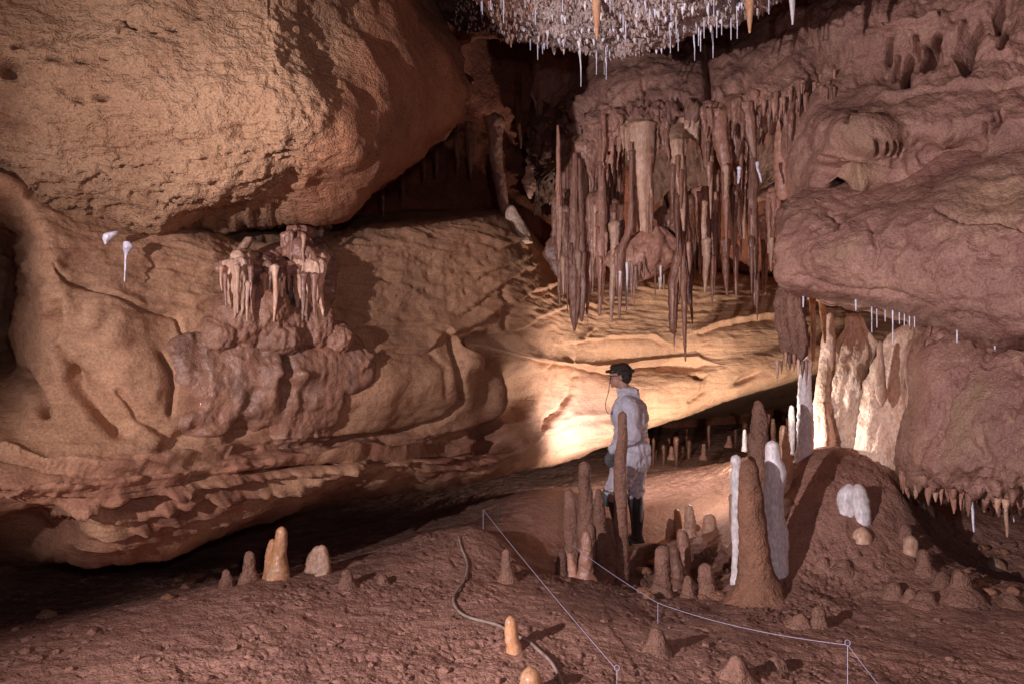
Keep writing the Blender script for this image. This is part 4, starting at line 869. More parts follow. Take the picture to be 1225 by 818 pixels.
# ------------------------------------------------------------------ many small stalactites (each its own object, copied from a few source meshes)
def proto(name, mat, seed, L=.2, r=.02, tip=.003, **kw):
    me, b = spel_mesh(name, [(0, 0, .05), (0, 0, .035), (0, 0, 0), (0, 0, -L*.5), (0, 0, -L)], [r*.3, r*1.1, r*1.05, r*.72, tip], seed, seg=10, step=L/16, round_end=False, **kw)
    for v in me.vertices: v.co.z += .0
    me.materials.append(M[mat]); return me
PR = {}
for mt in ('tite', 'titedark', 'titepale', 'straw', 'white', 'orange'):
    PR[mt] = [proto('stalactite', mt, 900+k*7, lump=.25, flute=.15, fine=.1) for k in range(5)]
PR['thin'] = [proto('soda_straw', 'straw', 990+k, r=.004, tip=.0025, L=.2, lump=.1) for k in range(3)]
def small(name, x, kind, L, r, label, group, cat=None):
    me = PR[kind][random.randrange(len(PR[kind]))]
    o = bpy.data.objects.new(name, me); COL.objects.link(o)
    rr = .02 if kind != 'thin' else .004
    o.scale = (r/rr, r/rr, L/.2); o.rotation_euler = (0, 0, random.random()*6.3); o.location = x
    return tag(o, label, cat or name.replace('_', ' '), group)

# the hanging cluster: fill between the named ones
R2 = random.Random(3)
zones = [  # u0, u1, v0, v1, d0, d1, n, len px, half width px, kinds, label, group
 (664, 712, 195, 300, 6.3, 7.1, 24, (20, 60), (1.6, 4), ['tite', 'tite', 'titepale', 'titedark'], 'glistening thin stalactite in the crowded left part of the central cluster', 'stalactites crowding the left of the central cluster'),
 (712, 760, 165, 300, 6.2, 7.0, 22, (20, 55), (1.5, 3.6), ['tite', 'titedark', 'tite'], 'thin brown stalactite behind the fat carrot stalactite', 'stalactites left of and behind the fat carrot'),
 (775, 860, 175, 310, 6.1, 7.2, 34, (22, 65), (1.6, 4), ['titedark', 'tite', 'titedark', 'titepale'], 'dark crowded stalactite between the fat carrot and the teeth', 'stalactites between the fat carrot and the teeth'),
 (850, 925, 190, 320, 5.9, 7.0, 34, (22, 60), (1.6, 3.8), ['titedark', 'tite', 'tite', 'titepale'], 'narrow stalactite crowded below the four teeth', 'stalactites below the four teeth'),
 (738, 806, 300, 335, 5.8, 6.1, 18, (14, 42), (1.2, 2.6), ['tite', 'tite', 'white'], 'small drip hanging from the rounded flowstone shelf', 'drips under the rounded flowstone shelf'),
]
def drapery(name, u, va, vb, wt, wb, d, mat, label, jag=.5, ecc=.35, seed=0, n=8, lean=0, vox=.012):
    """hanging curtain: several tapering spikes of different length grown together"""
    R = random.Random(seed); W = wt/F*d; Lt = (vb-va)/F*d; parts = [('c', (-W*.6, 0, -.02), W*.42, (W*.6, W*.2, -.02), W*.42), ('c', (-W*.4, 0, -Lt*.25), W*.34, (W*.4, 0, -Lt*.2), W*.34)]
    parts.append(('e', (0, .16+W*.3, .05), (W*1.1, .2, W*.75)))
    full = R.randrange(n)
    for i in range(n):
        x = W*(-1+2*(i+.5)/n)+R.uniform(-.1, .1)*W; y = R.uniform(-.5, .4)*W; L = Lt*(1 if i == full else R.uniform(.38, .95)); r = W*R.uniform(.24, .42)*(8/n)**.5
        q = [(x, y, 0), (x+R.uniform(-.15, .15)*W, y, -.5*L), (x+R.uniform(-.2, .2)*W, y, -.8*L), (x+R.uniform(-.25, .25)*W, y, -L)]; rr = [r, r*.72, r*.42, .004]
        parts += [('c', q[k], rr[k], q[k+1], rr[k+1]) for k in range(3)]
    def dp(X, NN):
        q = X.astype(float); return (fbm(q, 9, 4, .6, an=(1, 1, .4), seed=seed)*.045+fbm(q, 26, 3, .6, an=(1, 1, .6), seed=seed+2)*.022).astype(np.float32)*np.clip(1.1+q[:, 2]/Lt, .25, 1).astype(np.float32)
    o = blob(parts, vox, M[mat], name, None, 1, dp); o.location = P(u, va, d)
    return tag(o, label, 'drapery')
for i, (u0, va, vb, wt, wb, d, mt, lb) in enumerate([
 (688, 185, 330, 18, 20, 6.9, 'titedark', 'dark drapery behind the long pale stalactite at the left of the cluster'),
 (676, 255, 372, 14, 15, 6.55, 'tite', 'glistening ragged drapery low at the left end of the cluster'),
 (697, 275, 395, 11, 11, 6.4, 'tite', 'glistening ragged drapery that hangs lowest at the left'),
 (722, 165, 345, 20, 17, 6.9, 'titedark', 'dark drapery behind the leaf shaped stalactite'),
 (716, 255, 362, 9, 9, 6.25, 'tite', 'narrow drapery under the leaf shaped stalactite'),
 (815, 255, 420, 13, 9, 6.2, 'titedark', 'long dark drapery reaching lowest right of the shelf'),
 (800, 275, 350, 12, 12, 6.3, 'tite', 'mauve drapery hanging off the right end of the shelf'),
 (845, 250, 345, 12, 11, 6.15, 'tite', 'brown drapery low under the leftmost tooth'),
 (888, 180, 325, 14, 12, 6.5, 'tite', 'brown drapery under the third and fourth teeth'),
 (925, 250, 350, 9, 10, 6.0, 'tite', 'brown drapery against the right wall under the straight column'),
 (735, 265, 340, 9, 8, 6.3, 'tite', 'short brown drapery left of the shelf')]):
    drapery('stalactite_drapery', u0, va-16, vb, wt, wb, d, mt, lb, seed=600+i, n=6+i % 4)
bpy.context.view_layer.update(); DG = bpy.context.evaluated_depsgraph_get()
for u0, u1, v0, v1, d0, d1, n, LP, WP, kinds, lb, gp in zones:
    c = 0; tries = 0
    while c < n and tries < 400:
        tries += 1
        uu_ = R2.uniform(u0, u1); vv_ = R2.uniform(v0-10, v1+10); p, nm, nr = hit(uu_, vv_)
        if p is None or p[1] > 7.25 or nm.startswith('cave_wall'): continue
        d = p[1]; L = R2.uniform(*LP)/F*d; r = R2.uniform(*WP)/F*d
        small(ST_, p+np.array([0, .01, 0]), R2.choice(kinds), L, r, lb, gp); c += 1
# fused fringes growing out of the front lip of the roof
for i, (u0, va, vb, wt, mt, lb) in enumerate([
 (706, 180, 242, 15, 'tite', 'ragged fringe hanging from the left end of the roof lip'),
 (733, 146, 222, 12, 'tite', 'ragged fringe between the leaf shaped stalactite and the fat carrot'),
 (752, 158, 196, 8, 'titepale', 'short pale fringe on the left shoulder of the fat carrot'),
 (790, 136, 212, 10, 'tite', 'ragged fringe on the right shoulder of the fat carrot'),
 (808, 150, 246, 14, 'tite', 'long ragged fringe around the top of the long slim stalactite'),
 (829, 148, 188, 9, 'titepale', 'short fringe left of the four thick teeth'),
 (853, 138, 190, 12, 'tite', 'fringe between the first and second thick teeth'),
 (884, 130, 175, 14, 'tite', 'short fringe across the tops of the right two teeth'),
 (912, 118, 165, 12, 'tite', 'short fringe between the four teeth and the straight column'),
 (946, 118, 185, 9, 'tite', 'fringe just right of the straight column')]):
    p, nm, nr = hit(u0, va-4); d = p[1]+.03 if p is not None and p[1] < 7.3 else 6
    drapery('stalactite_drapery', u0, va-5, vb, wt, wt, d, mt, lb, seed=800+i, n=7+i % 4, vox=.010)
# fringe of small stalactites at (900-1000, 85-130)
for i in range(44):
    uu_ = R2.uniform(905, 1000); vv_ = 122-(uu_-905)*.36+R2.uniform(-6, 18); p, nm, nr = hit(uu_, vv_)
    if p is None: continue
    p = p*(1-.05/np.linalg.norm(p))
    small(ST_, p, 'tite', R2.uniform(10, 24)/F*p[1], R2.uniform(1.5, 3)/F*p[1], 'stubby brown stalactite in the dense comb left of the upper right wall', 'comb of stubby stalactites at the upper right')
# drips at the far edge of the pale ceiling + straws everywhere on it
n = 0
while n < 235:
    uu_ = R2.uniform(575, 965); vv_ = R2.uniform(-25, 70); p, nm, nr = hit(uu_, vv_)
    if p is None or nm != 'cave_ceiling.001' or p[1] > 6.3: continue
    white = R2.random() < np.clip((uu_-600)/90, .05, .9)
    thin = R2.random() < .18
    L = (R2.uniform(9, 24) if thin else R2.uniform(3, 9))/F*p[1]; r = (.8 if thin else R2.uniform(1.2, 2.4))/F*p[1]
    small('soda_straw', p, 'thin' if thin else ('straw' if R2.random() < .3 else 'white') if white else 'tite', L, r,
          'glassy thin soda straw hanging from the pale ceiling' if thin else 'tiny lavender white drip on the pale ceiling' if white else 'tiny brown drip at the dim left end of the pale ceiling',
          'thin soda straws on the ceiling' if thin else 'tiny white drips on the ceiling' if white else 'tiny brown drips on the ceiling')
    n += 1
for (u0, v0, v1, w, mt, nmx, lb) in [(713, -8, 48, 7, 'orange', ST_, 'peach coloured stalactite hanging from the middle of the pale ceiling'), (896, -12, 40, 7, 'orange', ST_, 'long peach stalactite at the right end of the pale ceiling'),
                             (908, -10, 18, 3, 'orange', ST_, 'small peach stalactite beside the long peach one'), (947, -16, 30, 5, 'white', ST_, 'white icicle like stalactite hanging alone in the dark top gap'),
                             (694, 64, 104, 1.1, 'straw', 'soda_straw', 'longest glassy straw below the ceiling edge, left'), (830, 45, 73, 1.1, 'straw', 'soda_straw', 'glassy straw below the ceiling edge, middle'), (852, 42, 70, 1.1, 'straw', 'soda_straw', 'glassy straw below the ceiling edge, right'), (722, 60, 90, 1.2, 'straw', 'soda_straw', 'glassy straw right of the longest one')]:
    p, nm, nr = hit(u0, max(v0, v0)); d = p[1] if p is not None and p[1] < 6 else 4.7
    spel(nmx, [(u0, v0-6, w*1.2), (u0, v0, w), (u0+1, (v0+v1)/2, w*.6), (u0+1, v1, w*.15+.2)], d, mt, lb, round_end=False)
# crust of countless nubs on the ceiling
VV = []; FF = []
for i in range(2600):
    uu_ = R2.uniform(540, 980); vv_ = R2.uniform(-60, 84); p, nm, nr = hit(uu_, vv_)
    if p is None or nm != 'cave_ceiling.001': continue
    r = R2.uniform(.006, .016); L = R2.uniform(.01, .035); a = R2.random()*6
    b = len(VV); k = 6
    for j in range(k): VV.append((p[0]+r*math.cos(a+j*6.283/k), p[1]+r*math.sin(a+j*6.283/k), p[2]+.02))
    for j in range(k): VV.append((p[0]+.7*r*math.cos(a+.3+j*6.283/k), p[1]+.7*r*math.sin(a+.3+j*6.283/k), p[2]-L*.5))
    VV.append((p[0], p[1], p[2]-L))
    for j in range(k):
        FF.append((b+j, b+(j+1) % k, b+k+(j+1) % k, b+k+j)); FF.append((b+k+j, b+k+(j+1) % k, b+2*k))
me = bpy.data.meshes.new('ceiling_crust'); me.from_pydata(VV, [], [f[::-1] for f in FF]); me.materials.append(M['ceil'])
me.polygons.foreach_set('use_smooth', np.ones(len(me.polygons), bool))
o = bpy.data.objects.new('ceiling_crust', me); COL.objects.link(o); tag(o, 'crust of countless tiny nubs covering the pale ceiling', 'crust', kind='stuff')
# fringe of the right curtain
for i in range(36):
    uu_ = R2.uniform(1072, 1225); ve = float(np.interp(uu_, [1070, 1085, 1100, 1150, 1200, 1225], [560, 572, 582, 590, 598, 600])); d = float(np.interp(uu_, [1070, 1100, 1150, 1200, 1260], [5.05, 4.55, 4.3, 4.1, 3.9]))
    small(ST_, P(uu_, ve-R2.uniform(2, 10), d+R2.uniform(-.02, .15)), R2.choice(['tite', 'titepale', 'tite']), R2.uniform(8, 24)/F*d, R2.uniform(2, 4.5)/F*d, 'small drip on the fringed lower edge of the right curtain', 'drips along the lower edge of the right curtain')
for (u0, v0, v1, w, mt, lb) in [(1163, 595, 636, 2, 'straw', 'thin white straw below the curtain, leftmost of three long ones'), (1203, 598, 642, 3, 'titepale', 'long cream stalactite below the curtain beyond the thin white straw'), (1211, 600, 624, 1.5, 'straw', 'short white straw right of the long cream stalactite'), (1084, 560, 594, 1.8, 'titepale', 'thin cream drip at the left end of the curtain')]:
    spel(ST_, [(u0, v0-6, w*1.2), (u0, v0, w), (u0+1, (v0+v1)/2, w*.75), (u0+2, v1, w*.4)], 4.35 if u0 > 1100 else 4.95, mt, lb, round_end=False)
for (u0, v0, v1, w) in [(961, 356, 368, 1.6), (1024, 362, 372, 1.5), (1043, 370, 398, 1.2), (1049, 372, 392, 1.2), (1068, 374, 412, 1.3), (1059, 374, 385, 1), (1076, 376, 388, 1), (1082, 378, 390, 1), (1088, 380, 391, 1), (1145, 390, 410, 1.5), (1190, 408, 418, 1.6), (1094, 382, 392, 1)]:
    p, nm, nr = hit(u0, v0-4); w *= .75; d = p[1]+.1 if p is not None else 4.6
    spel('soda_straw', [(u0, v0-8, w*1.3), (u0, v0, w), (u0, v1, w*.7)], d, 'straw', 'short glassy straw under the edge of the overhanging bulge', None, 'straws under the overhanging bulge', round_end=False)
for i in range(9):
    uu_ = 930+i*5; small(ST_, P(uu_, 424+R2.uniform(-4, 8), 5.15), R2.choice(['tite', 'titepale']), R2.uniform(12, 26)/F*5.2, R2.uniform(1.5, 2.6)/F*5.2, 'small drip under the dark mauve hanging block', 'drips under the hanging block')
# far dark roof fringe
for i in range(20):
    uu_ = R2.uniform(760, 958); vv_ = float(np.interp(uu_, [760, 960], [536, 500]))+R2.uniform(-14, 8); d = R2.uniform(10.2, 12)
    small(ST_, P(uu_, vv_, d), 'titedark', R2.uniform(12, 34)/F*d, R2.uniform(1.5, 3.5)/F*d, 'dim distant stalactite in the black gap behind the caver', 'stalactites in the far black gap')  # darker stone stands in for the gap's lack of light

# ------------------------------------------------------------------ flowstone spill on the left wall
fmk = np.zeros(WU.shape)
def mspot(cu, cv, ru, rv, ang=0, p=1.6): return stamp(WU, WV, 'spot', ((cu, cv), (ru, rv), ang), p, 1)
for a in [(335, 420, 70, 42), (265, 440, 60, 50, .1), (380, 330, 26, 46), (315, 350, 50, 46), (290, 480, 55, 42), (370, 470, 46, 60), (350, 505, 30, 32), (410, 440, 40, 34), (385, 415, 55, 26), (225, 410, 30, 14, -.3), (250, 505, 38, 20)]:
    fmk = np.maximum(fmk, mspot(*a))
wr = fbm(WA, 5, 4, .6, seed=401)
mk = sst(fmk+.28*wr, .3, .7)
vert = fbm(np.stack([WA[..., 0]*6, WA[..., 1]*6, WA[..., 2]*1.2], -1), 1.5, 4, .6, seed=402)
thick = .045+.05*mspot(320, 430, 70, 60)+.07*mspot(380, 440, 50, 20)+.12*mspot(300, 322, 46, 16)+.12*mspot(372, 322, 24, 16)+.05*mspot(380, 275, 22, 20)
thick = thick+.022*vert+.03*np.abs(fbm(WA, 9, 4, .6, seed=403))+.02*fbm(WA, 20, 3, .6, seed=405)+.04*sst(fbm(WA, 22, 2, seed=404), 0, .3)*mspot(360, 330, 90, 40)
thick += +.03*mspot(315, 350, 60, 16)-.07*mspot(352, 365, 14, 18)-.06*mspot(336, 455, 7, 30)+.05*mspot(318, 445, 10, 36)+.06*mspot(345, 452, 24, 5)-.05*mspot(350, 466, 26, 8)
thick += stamp(WU, WV, 'line', [(352, 452), (350, 480), (336, 520)], 5, .03)+stamp(WU, WV, 'line', [(322, 410), (326, 450), (322, 480)], 6, .03)+stamp(WU, WV, 'line', [(300, 470), (280, 510)], 7, -.05)
off = (thick*.75+.01)*mk-(1-mk)*.02
FB = WB+WN*off[..., None]*1.0
keep = (fmk > .12) & (WA[..., 1] < 6.2)
n, m = keep.shape; gf = grid_faces(n, m); kf = keep.ravel()[gf].all(1); gf = gf[kf]
uq, inv = np.unique(gf, return_inverse=True)
msk = np.zeros((n*m, 3)); msk[:, 1] = .8; msk[:, 0] = np.clip(.5*sst(vert, 0, .3).ravel()+.8*(mspot(300, 320, 60, 26)+mspot(380, 290, 26, 40)).ravel()*.6, 0, 1); msk[:, 2] = .45*sst(-wr, .05, .3).ravel()
o = add_mesh('flowstone_spill', FB.reshape(-1, 3)[uq], inv.reshape(-1, 4), M['flow'], mask=msk[uq])
tag(o, 'wet mauve brown flowstone spill running down the middle of the left wall', 'flowstone')
bpy.context.view_layer.update(); DG = bpy.context.evaluated_depsgraph_get()
tt = [(265, 326, 22, 3), (276, 322, 60, 4), (284, 325, 50, 4), (291, 328, 72, 5), (300, 326, 30, 4), (308, 322, 32, 3.5), (316, 335, 26, 4), (321, 340, 52, 4.5), (329, 325, 60, 5), (333, 330, 50, 4), (302, 350, 44, 4),
      (358, 330, 40, 4), (363, 334, 50, 5), (371, 332, 52, 5), (376, 335, 44, 5), (343, 290, 34, 3), (349, 285, 40, 3), (357, 283, 30, 3), (363, 288, 26, 3), (386, 280, 26, 3), (270, 335, 34, 3), (280, 340, 46, 3), (337, 345, 30, 3), (367, 345, 40, 4), (296, 345, 40, 4), (312, 345, 30, 3), (345, 325, 24, 3), (351, 330, 20, 3)]
def crust(lst, name, label, mat, seed):
    parts = []; o0 = on_wall(lst[0][0], lst[0][1], .05)
    for (a, b, ra, rb, off) in lst:
        c = on_wall(a, b, off); k = c[1]/F; parts.append(('e', tuple(c-o0), (ra*k, max(min(ra, rb)*k*.9, .05), rb*k)))
    cc = [q[1] for q in parts]; parts += [('c', a_, .035, b_, .035) for a_, b_ in zip(cc[:-1], cc[1:]) if (Vector(a_)-Vector(b_)).length > .01]
    def dp(X, NN):
        q = X.astype(float); return (fbm(q, 8, 4, .6, an=(1, 1, .5), seed=seed)*.05+fbm(q, 26, 3, .6, seed=seed+1)*.018).astype(np.float32)
    o = blob(parts, .010, M[mat], name, None, 1, dp); o.location = o0; return tag(o, label, 'flowstone')
crust([(275, 322, 17, 9, .14), (298, 318, 22, 11, .16), (322, 320, 20, 10, .17), (345, 322, 18, 9, .16), (372, 316, 20, 12, .16), (360, 300, 16, 15, .14), (354, 286, 16, 11, .13), (374, 279, 15, 10, .13), (364, 306, 16, 14, .15), (364, 290, 14, 12, .14), (290, 322, 28, 8, .14), (335, 322, 26, 8, .15)], 'flowstone_crust', 'knobbly crust from which the fused stalactite fringes of the left wall hang', 'tite', 431)
crust([(284, 384, 32, 36, .05), (314, 378, 32, 46, .06), (344, 390, 26, 30, .05), (374, 384, 28, 38, .05), (260, 400, 28, 22, .04), (396, 402, 28, 20, .04), (322, 404, 40, 24, .06)], 'flowstone_cone', 'smooth wet brown cone of flowstone behind the fringes on the left wall', 'flow', 441)
for i, (u0, va, vb, wt) in enumerate([(282, 322, 392, 15), (312, 326, 372, 15), (330, 330, 410, 9), (369, 322, 388, 14), (352, 288, 330, 14), (376, 278, 306, 9)]):
    p = on_wall(u0, va, .20)
    drapery('stalactite_drapery', u0, va-6, vb, wt, wt, p[1]-.02, ['titepale', 'tite', 'tite', 'titepale', 'tite', 'titepale'][i],
            'rust tinted fringe of fused stalactites, '+['leftmost under the spill shelf', 'second under the spill shelf', 'long one in the middle of the spill', 'right one under the spill shelf', 'upper one near the dark gap', 'smallest, right below the dark gap'][i], seed=700+i, n=7, vox=.008)
bpy.context.view_layer.update(); DG = bpy.context.evaluated_depsgraph_get()
for i, (u0, v0, L, w) in enumerate(tt[::2]):
    p, nm, nr = hit(u0, v0)
    if p is None: continue
    d = min(p[1]-.0, 5.3)
    spel(ST_, [(u0, v0-9, w*.3), (u0, v0-6, w*1.1), (u0, v0, w*.8), (u0+R2.uniform(-1, 1), v0+L*.5, w*.55), (u0+R2.uniform(-2, 1), v0+L, .9)], d-.05, R2.choice(['titepale', 'tite', 'tite']), 'thin rust tinted stalactite on the flowstone spill of the left wall', None, 'stalactites on the flowstone spill', round_end=False, seg=12, flute=.12)

# ------------------------------------------------------------------ loose stones
def stone(u0, v0, s, label, group, mat='mud'):
    p, nm, nr = hit(u0, v0)
    if p is None or 'floor' not in nm: return
    bm = bmesh.new(); bmesh.ops.create_icosphere(bm, subdivisions=3, radius=1)
    sd = R2.randrange(1000); sx, sy, sz = R2.uniform(.8, 1.3), R2.uniform(.8, 1.2), R2.uniform(.55, .85)
    Cc = np.array([v.co[:] for v in bm.verts]); k = 1+.8*fbm(Cc, 1.2, 3, .6, seed=sd)+.2*fbm(Cc, 4, 2, seed=sd+1)
    for v, q, kk in zip(bm.verts, Cc, k): v.co = Vector((q[0]*kk*sx*s, q[1]*kk*sy*s, q[2]*kk*sz*s))
    me = bpy.data.meshes.new('stone'); bm.to_mesh(me); bm.free(); me.materials.append(M[mat])
    me.polygons.foreach_set('use_smooth', np.ones(len(me.polygons), bool))
    o = bpy.data.objects.new('stone', me); COL.objects.link(o); o.location = p+np.array([0, 0, s*.25]); tag(o, label, 'stone', group)
for a in [(217, 692, .05), (237, 690, .06), (228, 697, .04), (246, 684, .03), (262, 684, .05), (281, 677, .04), (222, 703, .03), (208, 700, .02), (252, 694, .035)]:
    stone(*a, 'rounded muddy stone in the loose heap at the left end of the mound', 'stones heaped left of the mound', 'brown')
stone(200, 716, .035, 'dark stone alone on the passage floor left of the stone heap', None, 'brown'); stone(57, 738, .05, 'flat dark stone in the left passage', None, 'brown')
for i in range(26): stone(R2.uniform(0, 620), R2.uniform(765, 815), R2.uniform(.008, .022), 'small clod of mud on the near floor at the bottom left', 'clods on the near left floor')
for i in range(30): stone(R2.uniform(660, 1220), R2.uniform(725, 812), R2.uniform(.008, .02), 'small clod of mud on the trampled floor at the bottom right', 'clods on the near right floor')
for i in range(22): stone(R2.uniform(740, 880), R2.uniform(668, 716), R2.uniform(.02, .05), 'rough dark clod among the stalagmites of the pit', 'clods in the pit', 'brown')
for i in range(18): stone(R2.uniform(1130, 1225), R2.uniform(650, 712), R2.uniform(.015, .035), 'small stone on the dark ground beyond the black shadow', 'stones beyond the black shadow', 'brown')
for i in range(9): stone(R2.uniform(0, 130), R2.uniform(752, 790), R2.uniform(.012, .03), 'lumpy mud clod at the bottom left corner', 'mud clods in the bottom left corner')

# ------------------------------------------------------------------ strings, pegs and hose
def tube(name, pts, r, mat, parent=None, seg=8):
    cu = bpy.data.curves.new(name, 'CURVE'); cu.dimensions = '3D'; cu.bevel_depth = r; cu.bevel_resolution = 2
    sp = cu.splines.new('NURBS' if len(pts) > 3 else 'POLY'); sp.points.add(len(pts)-1)
    for i, p in enumerate(pts): sp.points[i].co = (*p, 1)
    if len(pts) > 3: sp.order_u = 3; sp.use_endpoint_u = True; sp.resolution_u = 6
    tmp = bpy.data.objects.new(name, cu); COL.objects.link(tmp)
    dg = bpy.context.evaluated_depsgraph_get(); me = bpy.data.meshes.new_from_object(tmp.evaluated_get(dg))
    bpy.data.objects.remove(tmp); me.name = name; me.materials.clear(); me.materials.append(mat)
    me.polygons.foreach_set('use_smooth', np.ones(len(me.polygons), bool))
    o = bpy.data.objects.new(name, me); COL.objects.link(o); o.parent = parent; return o
def ring(name, c, R, r, mat, parent=None):
    c = np.array(c); return tube(name, [c+R*np.array([math.cos(a), .25*math.sin(a), math.sin(a)]) for a in np.linspace(0, 2*math.pi, 17)], r, mat, parent)
M['string'] = plain('lavender_cord', (.46, .42, .54), .6, c2=(.34, .28, .34), sc=200)
M['hose'] = plain('muddy_hose', (.36, .29, .24), .5, c2=(.2, .12, .09), sc=12)
M['peg'] = plain('pale_wire', (.6, .56, .7), .35)
def on_floor(u0, v0, up=0.0):
    p = None; s = 0
    dd_ = floor_hit(u0, v0); q = P(u0, v0, dd_); z = drop(q[0], q[1], q[2]+.25); return np.array([q[0], q[1], z+up])
def sag(a, b, s, n=10):
    t = np.linspace(0, 1, n); return [a*(1-x)+b*x-np.array([0, 0, s*4*x*(1-x)]) for x in t]
def peg(u0, vt, vg, label, ringed=False):
    dd_ = floor_hit(u0, vg) or 3.1; top = P(u0, vt, dd_); bot = P(u0, vg+4, dd_)
    e = bpy.data.objects.new('string_peg', None); COL.objects.link(e); e.location = bot; tag(e, label, 'peg')
    def loc(q): return np.array(q)-bot
    tube('peg_shaft', [loc(bot), loc(top)], .0016, M['peg'], e)
    if ringed: ring('peg_loop', loc(top)+np.array([0, 0, .010]), .012, .0017, M['string'], e)
    return top
p1 = peg(578, 609, 632, 'thin wire peg on the crest where the string begins')
p2 = peg(738, 801, 822, 'white wire peg with a loop at the lower middle, end of the left string', True)
p3 = peg(787, 721, 745, 'short wire peg holding the right string near its middle')
p4 = peg(1014, 771, 830, 'tall white wire peg with a knotted loop at the lower right', True)
s1 = tube('string', sag(p1, p2, .012), .0018, M['string']); tag(s1, 'taut lavender white string running from the crest down to the looped peg', 'string')
a0 = P(689, 655, 5.15)
s2 = tube('string', sag(a0, p3, .01)+sag(p3, p4, .03)[1:], .0018, M['string']); tag(s2, 'lavender white string from the stalagmite cluster to the knotted loop on the right', 'string')
s3 = tube('string', sag(p4, P(1075, 850, 3.0), .0), .0018, M['string']); tag(s3, 'last stretch of string leaving the knotted loop towards the bottom edge', 'string')
hp = [(549, 645), (551, 656), (558, 668), (560, 682), (556, 698), (546, 712), (541, 722), (548, 733), (562, 741), (580, 745), (598, 753), (616, 765), (632, 770), (645, 782), (658, 797), (668, 812), (676, 830)]
hs = tube('hose', [on_floor(a, b, .009) for a, b in hp], .0085, M['hose']); tag(hs, 'thin pale hose snaking over the mud past the orange stalagmite', 'hose')
wk = tube('string_peg', [on_floor(596, 627, -.02), on_floor(596, 627)+np.array([0, 0, .17])], .004, plain('green_wire', (.03, .10, .07), .5)); tag(wk, 'thin dark green stick standing behind the crest', 'peg')
# ------------------------------------------------------------------ the caver
M['skin'] = plain('skin', (.50, .27, .19), .5, .15, 300)
M['suit'] = plain('white_coverall_cloth', (.62, .61, .70), .85, .3, 120, c2=(.50, .46, .48), sc=9)
M['hair'] = plain('dark_hair', (.035, .022, .016), .6, .8, 160)
M['glove'] = plain('grey_glove', (.12, .125, .13), .7, .4, 150)
M['boot'] = plain('black_rubber_boot', (.028, .026, .028), .45, .2, 60, c2=(.06, .045, .04))
M['gaiter'] = plain('grey_leg_panel', (.30, .28, .31), .6, .2, 90)
M['pad'] = plain('grey_knee_pad', (.11, .12, .125), .6, .2, 90)
M['strap'] = plain('brown_strap', (.20, .13, .09), .7)
M['black'] = plain('black_plastic', (.02, .02, .022), .4)
M['badge'] = plain('blue_badge', (.05, .09, .45), .5)
# local frame: faces -x, feet at z = 0, camera side is -y
nk = (-.035, 0, 1.52)
NL = dict(hip=(.02, -.09, .90), knee=(-.135, -.11, .53), ank=(-.07, -.11, .10))
FL = dict(hip=(.04, .09, .90), knee=(.045, .10, .52), ank=(.075, .10, .10))
NA = dict(sh=(.02, -.185, 1.40), el=(.045, -.235, 1.13), wr=(-.125, -.20, .985))
FA = dict(sh=(.0, .185, 1.40), el=(.03, .235, 1.13), wr=(-.13, .20, .99))
hc = (-.085, 0, 1.685)
def H(x, y, z): return (hc[0]+x, hc[1]+y, hc[2]+z)
body = [('e', H(.012, 0, .025), (.098, .076, .096)), ('e', H(-.030, 0, -.045), (.062, .056, .072)), ('e', H(-.072, 0, -.098), (.022, .022, .018)),
        ('c', H(-.088, 0, .005), .011, H(-.112, 0, -.030), .015), ('e', H(-.086, 0, .022), (.016, .045, .013)), ('e', H(-.092, 0, -.062), (.012, .022, .007)), ('e', H(-.090, 0, -.075), (.012, .020, .008)),
        ('e', H(-.085, -.030, .004), (.012, .014, .010)), ('e', H(-.085, .030, .004), (.012, .014, .010)),
        ('e', H(.018, -.077, -.012), (.017, .010, .032), .2), ('e', H(.018, .077, -.012), (.017, .010, .032), .2),
        ('c', H(.020, 0, -.06), .054, nk, .060), ('c', nk, .062, (0, 0, 1.42), .08),
        ('e', (0, 0, 1.30), (.11, .16, .18)), ('e', (.015, 0, 1.08), (.10, .14, .16)), ('e', (.03, 0, .93), (.11, .155, .12))]
for S_ in (NA, FA):
    body += [('c', S_['sh'], .058, S_['el'], .042), ('c', S_['el'], .042, S_['wr'], .028)]
for S_ in (NL, FL):
    body += [('c', S_['hip'], .085, S_['knee'], .055), ('c', S_['knee'], .055, S_['ank'], .038), ('c', S_['ank'], .038, (S_['ank'][0]-.12, S_['ank'][1], .045), .03)]
def hand_parts(wr, s, g=1.0):
    x, y, z = wr; L = [('c', (x, y, z), .026*g, (x-.028, y, z-.05), .030*g), ('e', (x-.034, y, z-.075), (.030*g, .019*g, .042*g), .3)]
    for k, (dx, ln) in enumerate([(-.030, .074), (-.011, .082), (.009, .076), (.026, .060)]):
        a = (x-.040+dx, y, z-.105+.006*abs(k-1.5)); b = (a[0]-.010, y+s*.006, a[2]-ln*.45); c = (b[0]+.006, y+s*.018, b[2]-ln*.32); e = (c[0]+.014, y+s*.026, c[2]-ln*.22)
        L += [('c', a, .0095*g, b, .0088*g), ('c', b, .0088*g, c, .008*g), ('c', c, .008*g, e, .007*g)]
    a = (x-.045, y, z-.050); b = (x-.078, y+s*.008, z-.080); c = (x-.084, y+s*.012, z-.112)
    return L+[('c', a, .013*g, b, .011*g), ('c', b, .011*g, c, .009*g)]
body += hand_parts(NA['wr'], 1)+hand_parts(FA['wr'], -1)
person = blob(body, .0065, M['skin'], 'person', None, 2)
tag(person, 'person in white coveralls and black boots standing in profile, facing left with a headlamp', 'person')
